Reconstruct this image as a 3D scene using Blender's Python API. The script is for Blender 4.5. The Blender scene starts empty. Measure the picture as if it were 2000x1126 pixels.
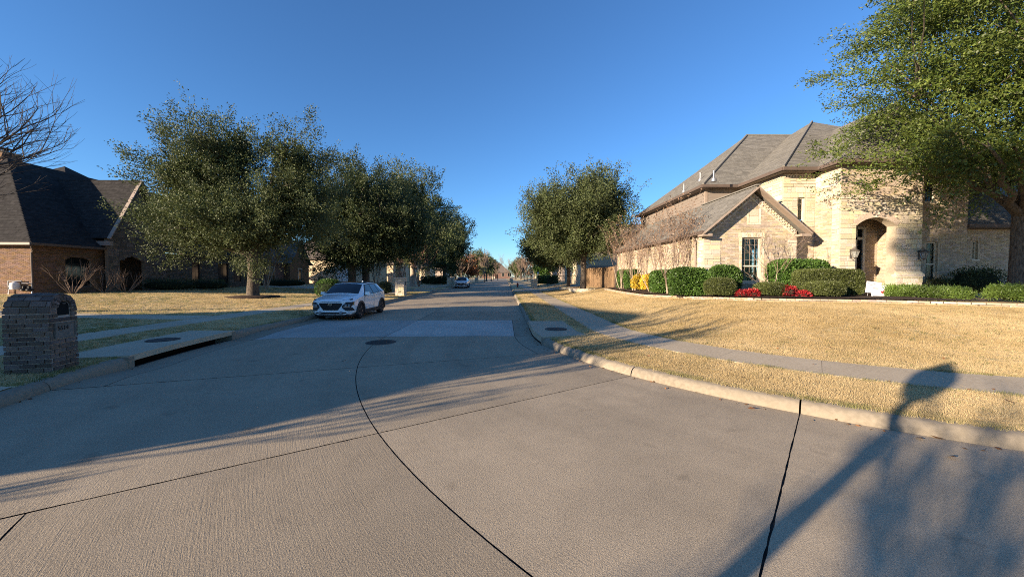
import bpy, bmesh, math, random
import numpy as np
from mathutils import Vector, Matrix, noise as mnoise
from mathutils.geometry import tessellate_polygon

random.seed(7)
RNG = np.random.default_rng(7)
sc = bpy.context.scene
COL = sc.collection
R = math.radians

# ------------------------------------------------------------------ camera
CAM_H, FPX, CX, CY = 1.8, 722.0, 1000.0, 563.0
cam_d = bpy.data.cameras.new('camera')
cam = bpy.data.objects.new('camera', cam_d); COL.objects.link(cam)
cam.location = (0, 0, CAM_H)
cam.rotation_euler = (R(90 - 1.825), 0, R(-1.03))
cam_d.sensor_width = 36; cam_d.lens = FPX * 36 / 2000
cam_d.clip_start = 0.05; cam_d.clip_end = 8000
sc.camera = cam

# ------------------------------------------------------------------ sky, sun, exposure
SUN_AZ = 57.0      # shadows fall towards this bearing (from +Y towards +X)
SUN_EL = 12.0
w = bpy.data.worlds.new('World'); sc.world = w; w.use_nodes = True
nt = w.node_tree; nt.nodes.clear()
sky = nt.nodes.new('ShaderNodeTexSky'); sky.sky_type = 'NISHITA'; sky.sun_disc = False
sky.sun_elevation = R(SUN_EL); sky.sun_rotation = R(SUN_AZ + 180)
sky.air_density = 1.0; sky.dust_density = 0.0; sky.ozone_density = 6.0; sky.altitude = 180
bg = nt.nodes.new('ShaderNodeBackground'); bg.inputs[1].default_value = 0.094
wo = nt.nodes.new('ShaderNodeOutputWorld')
nt.links.new(sky.outputs[0], bg.inputs[0]); nt.links.new(bg.outputs[0], wo.inputs[0])
sd = bpy.data.lights.new('sun', 'SUN'); sd.energy = 5.0; sd.angle = R(0.5); sd.color = (1.0, 0.82, 0.60)
sun = bpy.data.objects.new('sun', sd); COL.objects.link(sun)
sdir = Vector((math.sin(R(SUN_AZ)) * math.cos(R(SUN_EL)), math.cos(R(SUN_AZ)) * math.cos(R(SUN_EL)), -math.sin(R(SUN_EL))))
sun.rotation_euler = sdir.to_track_quat('-Z', 'Y').to_euler(); sun.location = (-40, -30, 30)
sc.view_settings.view_transform = 'Standard'; sc.view_settings.look = 'None'
sc.view_settings.gamma = 1; sc.view_settings.use_curve_mapping = False
sc.view_settings.exposure = 1.4
sc.cycles.use_denoising = False; sc.cycles.use_adaptive_sampling = False; sc.cycles.denoising_prefilter = 'ACCURATE'; sc.cycles.filter_width = 1.0
sc.cycles.max_bounces = 6; sc.cycles.diffuse_bounces = 3; sc.cycles.glossy_bounces = 3
sc.cycles.transmission_bounces = 4; sc.cycles.transparent_max_bounces = 8
sc.cycles.sample_clamp_indirect = 6

# ------------------------------------------------------------------ pixel helpers (photo pixels -> rays)
CM = cam.rotation_euler.to_matrix()
def ray(px, py):
    return CM @ Vector(((px - CX) / FPX, (CY - py) / FPX, -1))
def at_y(px, py, Y): d = ray(px, py); t = Y / d.y; return Vector((d.x * t, Y, CAM_H + d.z * t))
def at_x(px, py, X): d = ray(px, py); t = X / d.x; return Vector((X, d.y * t, CAM_H + d.z * t))
def at_z(px, py, Z): d = ray(px, py); t = (Z - CAM_H) / d.z; return Vector((d.x * t, d.y * t, Z))
def on_ground(px, py):
    z = 0.2
    for _ in range(25):
        p = at_z(px, py, z); z = z * 0.5 + 0.5 * ground_z(p.x, p.y)
    return p

# ------------------------------------------------------------------ road geometry: straight street that bends right, behind the camera
BX, BY, RC = 10.05, 11.6, 13.67           # bend centre and centreline radius
XC = BX - RC                              # centreline of the straight
KR, KL = 4.45, -4.5                       # kerb faces (offset from centreline, + = right)
def rpos(s, off):
    if s >= 0: return (XC + off, BY + s)
    th = -s / RC
    if th <= math.pi / 2:
        r = RC - off
        return (BX - r * math.cos(th), BY - r * math.sin(th))
    return (BX + (-s - RC * math.pi / 2), BY - RC + off)
def roff(x, y):
    if y >= BY:
        return x - XC if x <= BX else min(x - XC, y - (BY - RC))
    if x <= BX: return RC - math.hypot(x - BX, y - BY)
    return y - (BY - RC)
def sstep(a, b, x):
    t = min(1, max(0, (x - a) / (b - a))); return t * t * (3 - 2 * t)
def ground_z(x, y):
    o = roff(x, y)
    if o > KR:
        d = o - KR
        return 0.15 + 0.03 * min(d, 3) + 0.62 * sstep(3, 8.8, d) + 0.02 * math.sin(x * .9) * math.sin(y * .7) * sstep(3, 5, d)
    if o < KL:
        d = KL - o
        return 0.15 + 0.02 * min(d, 3.5) + 0.45 * sstep(3.5, 20, d) + 0.02 * math.sin(x * .8) * math.sin(y * .6) * sstep(3.5, 6, d)
    return 0.0
INLETS = [(-3.0, -0.3, -1), (-2.6, 1.8, 1)]   # s range, side
def road_z(s, off):
    z = 0.0
    for a, b, sd_ in INLETS:
        e = sstep(2.6, 4.3, off * sd_)
        z -= (0.075 if sd_ < 0 else .02) * e * sstep(a - 1.0, a + .1, s) * (1 - sstep(b - .1, b + 1.0, s))
    return z

# ------------------------------------------------------------------ materials
MATS = {}
def mk(name):
    m = bpy.data.materials.new(name); m.use_nodes = True
    n = m.node_tree.nodes; b = n['Principled BSDF']
    MATS[name] = m
    return m, m.node_tree, b
def pmat(name, base, alt=None, scale=4.0, detail=4, rough=0.8, bump=0.0, bscale=40.0, island=0.0, obj=0.0, spec=0.3,
         alt2=None, scale2=30, metallic=0.0, stretch=None, coords='Object', hue=0.0, bdist=0.01, cont=None):
    """base colour broken by noise, per-piece value jitter and fine relief"""
    m, t, b = mk(name); N = t.nodes; L = t.links
    b.inputs['Roughness'].default_value = rough; b.inputs['Metallic'].default_value = metallic
    b.inputs['Specular IOR Level'].default_value = spec
    tc = N.new('ShaderNodeTexCoord'); src = tc.outputs[coords]
    if coords == 'World':
        pass
    if stretch:
        mp = N.new('ShaderNodeMapping'); mp.inputs['Scale'].default_value = stretch
        L.new(src, mp.inputs['Vector']); src = mp.outputs[0]
    rgb = N.new('ShaderNodeRGB'); rgb.outputs[0].default_value = (*base, 1); out = rgb.outputs[0]
    def layer(out, col, sc_, lo=.38, hi=.62):
        nz = N.new('ShaderNodeTexNoise'); nz.inputs['Scale'].default_value = sc_; nz.inputs['Detail'].default_value = detail
        L.new(src, nz.inputs['Vector'])
        mr = N.new('ShaderNodeMapRange'); mr.inputs[1].default_value = lo; mr.inputs[2].default_value = hi
        L.new(nz.outputs[0], mr.inputs[0])
        mx = N.new('ShaderNodeMix'); mx.data_type = 'RGBA'
        L.new(mr.outputs[0], mx.inputs[0]); L.new(out, mx.inputs[6]); mx.inputs[7].default_value = (*col, 1)
        return mx.outputs[2]
    if alt: out = layer(out, alt, scale)
    if alt2: out = layer(out, alt2, scale2)
    if island or obj:
        if island:
            g = N.new('ShaderNodeNewGeometry'); r = g.outputs['Random Per Island']; k = island
        else:
            g = N.new('ShaderNodeObjectInfo'); r = g.outputs['Random']; k = obj
        hs = N.new('ShaderNodeHueSaturation')
        mr = N.new('ShaderNodeMapRange'); mr.inputs[3].default_value = 1 - k; mr.inputs[4].default_value = 1 + k
        L.new(r, mr.inputs[0]); L.new(mr.outputs[0], hs.inputs['Value'])
        if hue:
            wn = N.new('ShaderNodeTexWhiteNoise'); wn.noise_dimensions = '1D'; L.new(r, wn.inputs['W'])
            mh = N.new('ShaderNodeMapRange'); mh.inputs[3].default_value = .5 - hue; mh.inputs[4].default_value = .5 + hue
            L.new(wn.outputs[0], mh.inputs[0]); L.new(mh.outputs[0], hs.inputs['Hue'])
            ms = N.new('ShaderNodeMapRange'); ms.inputs[3].default_value = .75; ms.inputs[4].default_value = 1.2
            L.new(wn.outputs[0], ms.inputs[0]); L.new(ms.outputs[0], hs.inputs['Saturation'])
        L.new(out, hs.inputs['Color']); out = hs.outputs[0]
    L.new(out, b.inputs['Base Color'])
    if bump:
        nz = N.new('ShaderNodeTexNoise'); nz.inputs['Scale'].default_value = bscale; nz.inputs['Detail'].default_value = 5
        L.new(src, nz.inputs['Vector'])
        bp = N.new('ShaderNodeBump'); bp.inputs['Strength'].default_value = bump; bp.inputs['Distance'].default_value = bdist
        L.new(nz.outputs[0], bp.inputs['Height']); L.new(bp.outputs[0], b.inputs['Normal'])
    return m
def leafmat(name, c1, c2, trans=0.35, rough=.45, island=.35, hue=.02, attr=False):
    m, t, b = mk(name); N = t.nodes; L = t.links
    g = N.new('ShaderNodeNewGeometry')
    mx = N.new('ShaderNodeMix'); mx.data_type = 'RGBA'
    mx.inputs[6].default_value = (*c1, 1); mx.inputs[7].default_value = (*c2, 1)
    L.new(g.outputs['Random Per Island'], mx.inputs[0])
    hs = N.new('ShaderNodeHueSaturation')
    wn = N.new('ShaderNodeTexWhiteNoise'); wn.noise_dimensions = '1D'; L.new(g.outputs['Random Per Island'], wn.inputs['W'])
    mr = N.new('ShaderNodeMapRange'); mr.inputs[3].default_value = 1 - island; mr.inputs[4].default_value = 1 + island
    L.new(wn.outputs[0], mr.inputs[0]); L.new(mx.outputs[2], hs.inputs['Color'])
    tcn = N.new('ShaderNodeTexCoord'); nzl = N.new('ShaderNodeTexNoise'); nzl.inputs['Scale'].default_value = .7; nzl.inputs['Detail'].default_value = 3; L.new(tcn.outputs['Object'], nzl.inputs['Vector'])
    mrl = N.new('ShaderNodeMapRange'); mrl.inputs[1].default_value = .35; mrl.inputs[2].default_value = .65; mrl.inputs[3].default_value = .68; mrl.inputs[4].default_value = 1.3; L.new(nzl.outputs[0], mrl.inputs[0])
    mvl = N.new('ShaderNodeMath'); mvl.operation = 'MULTIPLY'; L.new(mr.outputs[0], mvl.inputs[0]); L.new(mrl.outputs[0], mvl.inputs[1]); L.new(mvl.outputs[0], hs.inputs['Value'])
    L.new(hs.outputs[0], b.inputs['Base Color'])
    b.inputs['Roughness'].default_value = rough; b.inputs['Specular IOR Level'].default_value = .35
    tr = N.new('ShaderNodeBsdfTranslucent'); L.new(hs.outputs[0], tr.inputs[0])
    ms = N.new('ShaderNodeMixShader'); ms.inputs[0].default_value = trans
    o = N['Material Output']
    L.new(b.outputs[0], ms.inputs[1]); L.new(tr.outputs[0], ms.inputs[2]); L.new(ms.outputs[0], o.inputs[0])
    return m

# concrete of the carriageway: UV = (offset from centreline, station)
def roadmat(name, base, tined=True):
    m, t, b = mk(name); N = t.nodes; L = t.links
    b.inputs['Roughness'].default_value = .85; b.inputs['Specular IOR Level'].default_value = .25
    uv = N.new('ShaderNodeUVMap')
    def nz(scale, vec, detail=4, rough=.55):
        n = N.new('ShaderNodeTexNoise'); n.inputs['Scale'].default_value = scale; n.inputs['Detail'].default_value = detail
        n.inputs['Roughness'].default_value = rough; L.new(vec, n.inputs['Vector']); return n.outputs[0]
    def mapr(x, a, b_, c, d):
        r = N.new('ShaderNodeMapRange'); r.inputs[1].default_value = a; r.inputs[2].default_value = b_
        r.inputs[3].default_value = c; r.inputs[4].default_value = d; L.new(x, r.inputs[0]); return r.outputs[0]
    def math_(op, x, y):
        n = N.new('ShaderNodeMath'); n.operation = op
        for i, v in enumerate((x, y)):
            if isinstance(v, (int, float)): n.inputs[i].default_value = v
            else: L.new(v, n.inputs[i])
        return n.outputs[0]
    def mixc(f, a, c):
        n = N.new('ShaderNodeMix'); n.data_type = 'RGBA'; L.new(f, n.inputs[0])
        if isinstance(a, tuple): n.inputs[6].default_value = (*a, 1)
        else: L.new(a, n.inputs[6])
        n.inputs[7].default_value = (*c, 1); return n.outputs[2]
    v = uv.outputs[0]
    stain = mapr(nz(.55, v, 5), .35, .7, 0, 1)
    stain2 = mapr(nz(3.2, v, 6, .7), .45, .8, 0, 1)
    agg = nz(95, v, 3, .7)
    col = mixc(stain, base, tuple(c * .68 for c in base))
    col = mixc(math_('MULTIPLY', stain2, .5), col, tuple(c * .48 for c in base))
    spk = mapr(agg, .40, .62, 0, 1)
    col = mixc(math_('MULTIPLY', spk, .55), col, tuple(min(.62, c * 1.7) for c in base))
    spk2 = mapr(nz(48, v, 4, .85), .53, .66, 0, 1)
    col = mixc(math_('MULTIPLY', spk2, .7), col, tuple(c * .45 for c in base))
    oil = mapr(nz(2.1, v, 2, .5), .66, .76, 0, .5); col = mixc(oil, col, tuple(c * .4 for c in base))
    # dull dark drips along the lanes
    mp = N.new('ShaderNodeMapping'); mp.inputs['Scale'].default_value = (1.1, .12, 1); L.new(v, mp.inputs['Vector'])
    lane = mapr(nz(1.3, mp.outputs[0], 3), .5, .72, 0, .35)
    col = mixc(lane, col, tuple(c * .6 for c in base))
    ob = N.new('ShaderNodeObjectInfo'); hs = N.new('ShaderNodeHueSaturation')
    L.new(mapr(ob.outputs['Random'], 0, 1, .86, 1.12), hs.inputs['Value']); L.new(col, hs.inputs['Color'])
    L.new(hs.outputs[0], b.inputs['Base Color'])
    bp = N.new('ShaderNodeBump'); bp.inputs['Strength'].default_value = .8; bp.inputs['Distance'].default_value = .007
    L.new(agg, bp.inputs['Height'])
    if tined:
        mp2 = N.new('ShaderNodeMapping'); mp2.inputs['Scale'].default_value = (1, .03, 1); L.new(v, mp2.inputs['Vector'])
        g = nz(75, mp2.outputs[0], 4, .75)
        sp = N.new('ShaderNodeSeparateXYZ'); L.new(v, sp.inputs[0])
        mask = math_('MULTIPLY', mapr(sp.outputs[0], -1.2, 2.2, 1, .12), mapr(nz(.8, v, 3), .3, .6, .25, 1))
        b2 = N.new('ShaderNodeBump'); b2.inputs['Distance'].default_value = .007
        L.new(math_('MULTIPLY', mask, .30), b2.inputs['Strength']); L.new(mapr(g, .35, .6, 0, 1), b2.inputs['Height'])
        L.new(bp.outputs[0], b2.inputs['Normal']); L.new(b2.outputs[0], b.inputs['Normal'])
    else:
        L.new(bp.outputs[0], b.inputs['Normal'])
    return m
roadmat('road', (.37, .295, .205)); roadmat('road_new', (.47, .415, .345), False); roadmat('apron', (.32, .26, .185), False)
pmat('joint', (.018, .017, .016), (.05, .045, .04), 8, rough=.9)
pmat('kerb', (.25, .21, .155), (.21, .175, .13), .8, alt2=(.275, .23, .172), scale2=18, rough=.9, bump=.25, bscale=70, obj=.08)
pmat('walk', (.47, .38, .265), (.40, .32, .22), 1.6, alt2=(.51, .42, .30), scale2=22, rough=.9, bump=.35, bscale=80, obj=.08)
pmat('soil', (.50, .375, .19), (.42, .31, .155), .9, alt2=(.54, .41, .22), scale2=14, rough=1, bump=.6, bscale=30, bdist=.03)
pmat('far_ground', (.24, .19, .10), (.17, .14, .08), .05, rough=1)
pmat('mulch', (.055, .032, .022), (.10, .055, .035), 12, alt2=(.02, .013, .01), scale2=40, rough=1, bump=1, bscale=45, bdist=.04)
pmat('iron', (.035, .032, .03), (.06, .045, .035), 12, rough=.6, bump=.5, bscale=70)
pmat('dark', (.006, .006, .006), rough=.95)
pmat('brick_tan', (.43, .345, .25), (.50, .42, .32), 9, alt2=(.34, .26, .185), scale2=35, rough=.9, bump=.3, bscale=90, island=.24, hue=.02)
pmat('brick_tan_o', (.36, .275, .205), (.44, .35, .265), 3, rough=.9, bump=.5, bscale=20, obj=.28, hue=.02)
pmat('mortar_tan', (.47, .40, .30), (.41, .34, .25), 12, rough=.95, bump=.3, bscale=80)
pmat('stone_cream', (.54, .465, .345), (.47, .38, .255), 3, alt2=(.58, .51, .40), scale2=11, rough=.9, bump=.8, bscale=22, bdist=.02, obj=.13, hue=.022)
pmat('stone_cream_i', (.54, .465, .345), (.47, .38, .255), 3, alt2=(.58, .51, .40), scale2=11, rough=.9, bump=.8, bscale=22, bdist=.02, island=.16, hue=.02)
pmat('brick_red', (.17, .092, .056), (.22, .132, .08), 9, alt2=(.115, .06, .04), scale2=35, rough=.9, bump=.5, bscale=90, island=.3, hue=.02)
pmat('mortar_red', (.25, .195, .14), (.20, .155, .11), 12, rough=.95)
pmat('brick_grey', (.17, .12, .095), (.25, .18, .14), 9, alt2=(.095, .07, .06), scale2=30, rough=.9, bump=.7, bscale=60, obj=.38, hue=.015)
pmat('mortar_plate', (.20, .175, .15), (.15, .13, .11), 14, rough=.95)
pmat('mortar_grey', (.42, .37, .32), (.32, .28, .24), 14, rough=.95, bump=.4, bscale=60)
pmat('stone_dark', (.15, .115, .085), (.21, .16, .11), 4, alt2=(.09, .07, .06), scale2=14, rough=.9, bump=.8, bscale=22, bdist=.02, island=.35, hue=.02)
pmat('shingle_tan', (.18, .168, .147), (.24, .225, .197), 5, alt2=(.13, .12, .105), scale2=28, rough=.95, bump=.15, bscale=110, island=.2)
pmat('shingle_dark', (.030, .028, .028), (.042, .039, .038), 5, rough=1, bump=.15, bscale=110, island=.2, spec=.1)
pmat('trim_brown', (.115, .085, .070), (.10, .075, .062), 6, rough=.6)
pmat('trim_taupe', (.30, .235, .19), (.26, .205, .165), 6, rough=.6)
pmat('siding', (.23, .19, .16), (.20, .165, .14), 3, rough=.7, stretch=(.3, .3, 6))
pmat('white_trim', (.66, .60, .49), (.58, .52, .42), 5, rough=.6)
pmat('blind', (.50, .54, .42), rough=.6)
pmat('curtain', (.42, .56, .32), (.30, .44, .24), 6, rough=.8, stretch=(8, 8, 1))
pmat('door_wood', (.055, .028, .017), (.03, .016, .01), 5, rough=.45, stretch=(8, 8, 1))
pmat('stucco', (.60, .49, .34), (.54, .44, .30), 3, rough=.95, bump=.3, bscale=60)
pmat('roof_far', (.12, .095, .08), (.17, .135, .11), 3, rough=.95, bump=.6, bscale=25, stretch=(1, 1, 5))
pmat('wood_fence', (.17, .105, .06), (.09, .055, .032), 3, alt2=(.32, .21, .12), scale2=9, rough=.9, bump=.5, bscale=25, obj=.25, stretch=(5, 5, .5))
pmat('bark', (.085, .066, .05), (.04, .031, .025), 9, alt2=(.135, .108, .083), scale2=20, rough=1, bump=1, bscale=18, bdist=.04, stretch=(1, 1, .3))
pmat('bark_pale', (.33, .25, .18), (.22, .16, .115), 6, alt2=(.42, .34, .26), scale2=14, rough=.8, bump=.4, bscale=20, stretch=(1, 1, .3))
pmat('bark_red', (.24, .125, .09), (.33, .2, .15), 5, rough=.9)
pmat('bark_twig', (.17, .12, .09), (.25, .18, .135), 4, rough=1)
pmat('bark_dark', (.055, .045, .04), (.09, .075, .065), 5, rough=1)
leafmat('leaf_oak', (.058, .080, .026), (.108, .125, .048), .24, rough=.6)
leafmat('leaf_oak_dark', (.036, .055, .018), (.075, .092, .032), .24, rough=.6)  # leaf_oak darkened to paint in shade; also dark shrubs and far evergreens
leafmat('leaf_near', (.052, .088, .015), (.130, .158, .032), .30, rough=.45)
leafmat('leaf_hedge', (.045, .095, .018), (.085, .15, .03), .25)
leafmat('leaf_box', (.050, .062, .018), (.085, .10, .028), .15)
leafmat('leaf_juniper', (.085, .14, .025), (.13, .19, .04), .2)
leafmat('leaf_yellow', (.46, .30, .028), (.66, .47, .055), .2, island=.3)
leafmat('leaf_red', (.22, .012, .016), (.38, .025, .028), .2)
leafmat('leaf_rust', (.30, .10, .035), (.42, .17, .06), .3)
leafmat('seedhead', (.17, .095, .055), (.28, .18, .11), .2)
leafmat('leaf_dead', (.16, .07, .03), (.24, .12, .05), .2)
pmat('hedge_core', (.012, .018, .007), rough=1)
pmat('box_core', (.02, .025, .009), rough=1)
pmat('black_metal', (.012, .012, .012), rough=.45)
pmat('grey_metal', (.30, .30, .31), rough=.45, metallic=.6)
pmat('pewter', (.16, .14, .12), (.09, .08, .07), 20, rough=.5, metallic=.3)
pmat('white_paint', (.72, .72, .70), rough=.5)
pmat('hydrant_red', (.20, .02, .015), rough=.5)
pmat('sign_white', (.80, .80, .80), rough=.55)
pmat('sign_red', (.55, .03, .06), rough=.55)
pmat('sign_grey', (.22, .22, .24), rough=.6)
pmat('rubber', (.018, .018, .019), rough=.85)
pmat('cladding', (.030, .030, .032), rough=.6)
pmat('grille', (.010, .010, .011), rough=.4)
m, t, b = mk('car_white'); b.inputs['Base Color'].default_value = (.84, .84, .84, 1); b.inputs['Roughness'].default_value = .22; b.inputs['Coat Weight'].default_value = 1; b.inputs['Coat Roughness'].default_value = .05
m, t, b = mk('car_glass'); b.inputs['Base Color'].default_value = (.012, .014, .016, 1); b.inputs['Roughness'].default_value = .04; b.inputs['Specular IOR Level'].default_value = .6
m, t, b = mk('chrome'); b.inputs['Base Color'].default_value = (.75, .75, .77, 1); b.inputs['Metallic'].default_value = 1; b.inputs['Roughness'].default_value = .15
m, t, b = mk('alloy'); b.inputs['Base Color'].default_value = (.22, .22, .23, 1); b.inputs['Metallic'].default_value = .8; b.inputs['Roughness'].default_value = .35
m, t, b = mk('lamp_glass'); b.inputs['Base Color'].default_value = (.35, .36, .38, 1); b.inputs['Roughness'].default_value = .08; b.inputs['Metallic'].default_value = .3
m, t, b = mk('amber'); b.inputs['Base Color'].default_value = (.5, .2, .03, 1); b.inputs['Roughness'].default_value = .15
m, t, b = mk('window_dark'); b.inputs['Base Color'].default_value = (.010, .012, .013, 1); b.inputs['Roughness'].default_value = .06; b.inputs['Specular IOR Level'].default_value = .5
m, t, b = mk('lantern_glass'); b.inputs['Base Color'].default_value = (.6, .6, .56, 1); b.inputs['Roughness'].default_value = .1; b.inputs['Transmission Weight'].default_value = .7
# clear pane: mostly see-through with a mirror-like sheen
m, t, b = mk('pane'); N = t.nodes; L = t.links
tp = N.new('ShaderNodeBsdfTransparent'); tp.inputs[0].default_value = (.72, .76, .74, 1)
gl = N.new('ShaderNodeBsdfGlossy'); gl.inputs['Roughness'].default_value = .03
fr = N.new('ShaderNodeFresnel'); fr.inputs[0].default_value = 1.6
ms = N.new('ShaderNodeMixShader'); L.new(fr.outputs[0], ms.inputs[0]); L.new(tp.outputs[0], ms.inputs[1]); L.new(gl.outputs[0], ms.inputs[2]); L.new(ms.outputs[0], N['Material Output'].inputs[0])
# grass takes its tone from a colour attribute
m, t, b = mk('grass'); N = t.nodes; L = t.links
at = N.new('ShaderNodeAttribute'); at.attribute_type = 'INSTANCER'; at.attribute_name = 'tone'
L.new(at.outputs[0], b.inputs['Base Color']); b.inputs['Roughness'].default_value = .8; b.inputs['Specular IOR Level'].default_value = .15
tr = N.new('ShaderNodeBsdfTranslucent'); L.new(at.outputs[0], tr.inputs[0]); ms = N.new('ShaderNodeMixShader'); ms.inputs[0].default_value = .45
L.new(b.outputs[0], ms.inputs[1]); L.new(tr.outputs[0], ms.inputs[2]); L.new(ms.outputs[0], N['Material Output'].inputs[0])
M = MATS

# ------------------------------------------------------------------ object helpers
def tag(o, label=None, cat=None, group=None, kind=None):
    if label: o['label'] = label
    if cat: o['category'] = cat
    if group: o['group'] = group
    if kind: o['kind'] = kind
    return o
def empty(name, loc=(0, 0, 0), rz=0, parent=None, **kw):
    o = bpy.data.objects.new(name, None); COL.objects.link(o); o.empty_display_size = .2
    o.location = loc; o.rotation_euler = (0, 0, rz)
    if parent: o.parent = parent
    return tag(o, **kw)
def link(name, me, mat, parent=None, loc=None, world=True, **kw):
    """link a mesh; vertices given in world space unless world=False; parent offsets are undone"""
    o = bpy.data.objects.new(name, me); COL.objects.link(o)
    if mat and not me.materials: me.materials.append(M[mat])
    if loc: o.location = loc
    if parent:
        o.parent = parent
        if world: o.matrix_parent_inverse = wmat(parent).inverted()
    return tag(o, **kw)
def wmat(o):
    m = o.matrix_basis.copy()
    if o.parent: return wmat(o.parent) @ o.matrix_parent_inverse @ m
    return m
class MB:
    """collects simple solids into one mesh"""
    def __init__(s): s.v = []; s.f = []
    def add(s, vs, fs):
        k = len(s.v); s.v += [tuple(v) for v in vs]; s.f += [tuple(i + k for i in f) for f in fs]; return s
    def box(s, a, b):
        x0, y0, z0 = a; x1, y1, z1 = b
        return s.add([(x0,y0,z0),(x1,y0,z0),(x1,y1,z0),(x0,y1,z0),(x0,y0,z1),(x1,y0,z1),(x1,y1,z1),(x0,y1,z1)],
                     [(0,3,2,1),(4,5,6,7),(0,1,5,4),(1,2,6,5),(2,3,7,6),(3,0,4,7)])
    def hexa(s, p):
        """8 corners: bottom 4 then top 4"""
        return s.add(p, [(0,3,2,1),(4,5,6,7),(0,1,5,4),(1,2,6,5),(2,3,7,6),(3,0,4,7)])
    def beam(s, a, b, wd, ht, up=Vector((0, 0, 1))):
        a = Vector(a); b = Vector(b); d = (b - a).normalized(); sx = d.cross(up).normalized() * wd / 2; uz = sx.cross(d).normalized() * ht / 2
        return s.hexa([a-sx-uz, a+sx-uz, b+sx-uz, b-sx-uz, a-sx+uz, a+sx+uz, b+sx+uz, b-sx+uz])
    def tube(s, pts, rad, n=8, cap=True):
        pts = [Vector(p) for p in pts]; k = len(s.v); ref = Vector((.31, .17, .93)) if abs((pts[-1]-pts[0]).normalized().z) < .9 else Vector((1, .1, 0))
        for i, p in enumerate(pts):
            d = (pts[min(i+1, len(pts)-1)] - pts[max(i-1, 0)]).normalized()
            a = d.cross(ref).normalized(); b = d.cross(a)
            r = rad[i] if isinstance(rad, (list, tuple)) else rad
            for j in range(n):
                t = 2 * math.pi * j / n; s.v.append(tuple(p + (a * math.cos(t) + b * math.sin(t)) * r))
        for i in range(len(pts) - 1):
            for j in range(n):
                q = k + i * n; s.f.append((q + j, q + (j+1) % n, q + n + (j+1) % n, q + n + j))
        if cap:
            s.f.append(tuple(k + j for j in range(n))); s.f.append(tuple(k + (len(pts)-1)*n + j for j in reversed(range(n))))
        return s
    def lathe(s, c, prof, n=20):
        k = len(s.v); c = Vector(c)
        for r, z in prof:
            for j in range(n):
                t = 2*math.pi*j/n; s.v.append((c.x + r*math.cos(t), c.y + r*math.sin(t), c.z + z))
        for i in range(len(prof)-1):
            for j in range(n):
                q = k+i*n; s.f.append((q+j, q+(j+1) % n, q+n+(j+1) % n, q+n+j))
        s.f.append(tuple(k+j for j in reversed(range(n)))); s.f.append(tuple(k+(len(prof)-1)*n+j for j in range(n)))
        return s
    def mesh(s, name='m', smooth=None):
        me = bpy.data.meshes.new(name); me.from_pydata(s.v, [], s.f); me.update()
        if smooth is not None:
            me.shade_smooth(); me.set_sharp_from_angle(angle=R(smooth))
        return me
    def build(s, name, mat, parent=None, smooth=None, world=True, **kw):
        return link(name, s.mesh(name, smooth), mat, parent, world=world, **kw)
def npmesh(name, V, F):
    """V (n,3), F (m,k) with constant k"""
    V = np.asarray(V, np.float32); F = np.asarray(F, np.int32); me = bpy.data.meshes.new(name)
    me.vertices.add(len(V)); me.vertices.foreach_set('co', V.ravel())
    m_, k = F.shape; me.loops.add(m_*k); me.loops.foreach_set('vertex_index', F.ravel())
    me.polygons.add(m_); me.polygons.foreach_set('loop_start', np.arange(0, m_*k, k, dtype=np.int32))
    me.update(calc_edges=True); me.validate(); me.shade_flat()
    return me
def copy_tree(o, parent=None):
    c = o.copy(); COL.objects.link(c)
    if parent: c.parent = parent
    for ch in list(o.children): copy_tree(ch, c)
    return c
def grid(name, fn, ns, no, mat, parent=None, uvfn=None, **kw):
    """sheet from fn(i/ns, j/no) -> xyz"""
    V = [fn(i/ns, j/no) for i in range(ns+1) for j in range(no+1)]
    F = [(i*(no+1)+j, (i+1)*(no+1)+j, (i+1)*(no+1)+j+1, i*(no+1)+j+1) for i in range(ns) for j in range(no)]
    me = bpy.data.meshes.new(name); me.from_pydata(V, [], F); me.update()
    if me.polygons[0].normal.z < 0: me.flip_normals()
    me.shade_smooth()
    return link(name, me, mat, parent, **kw)

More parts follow.
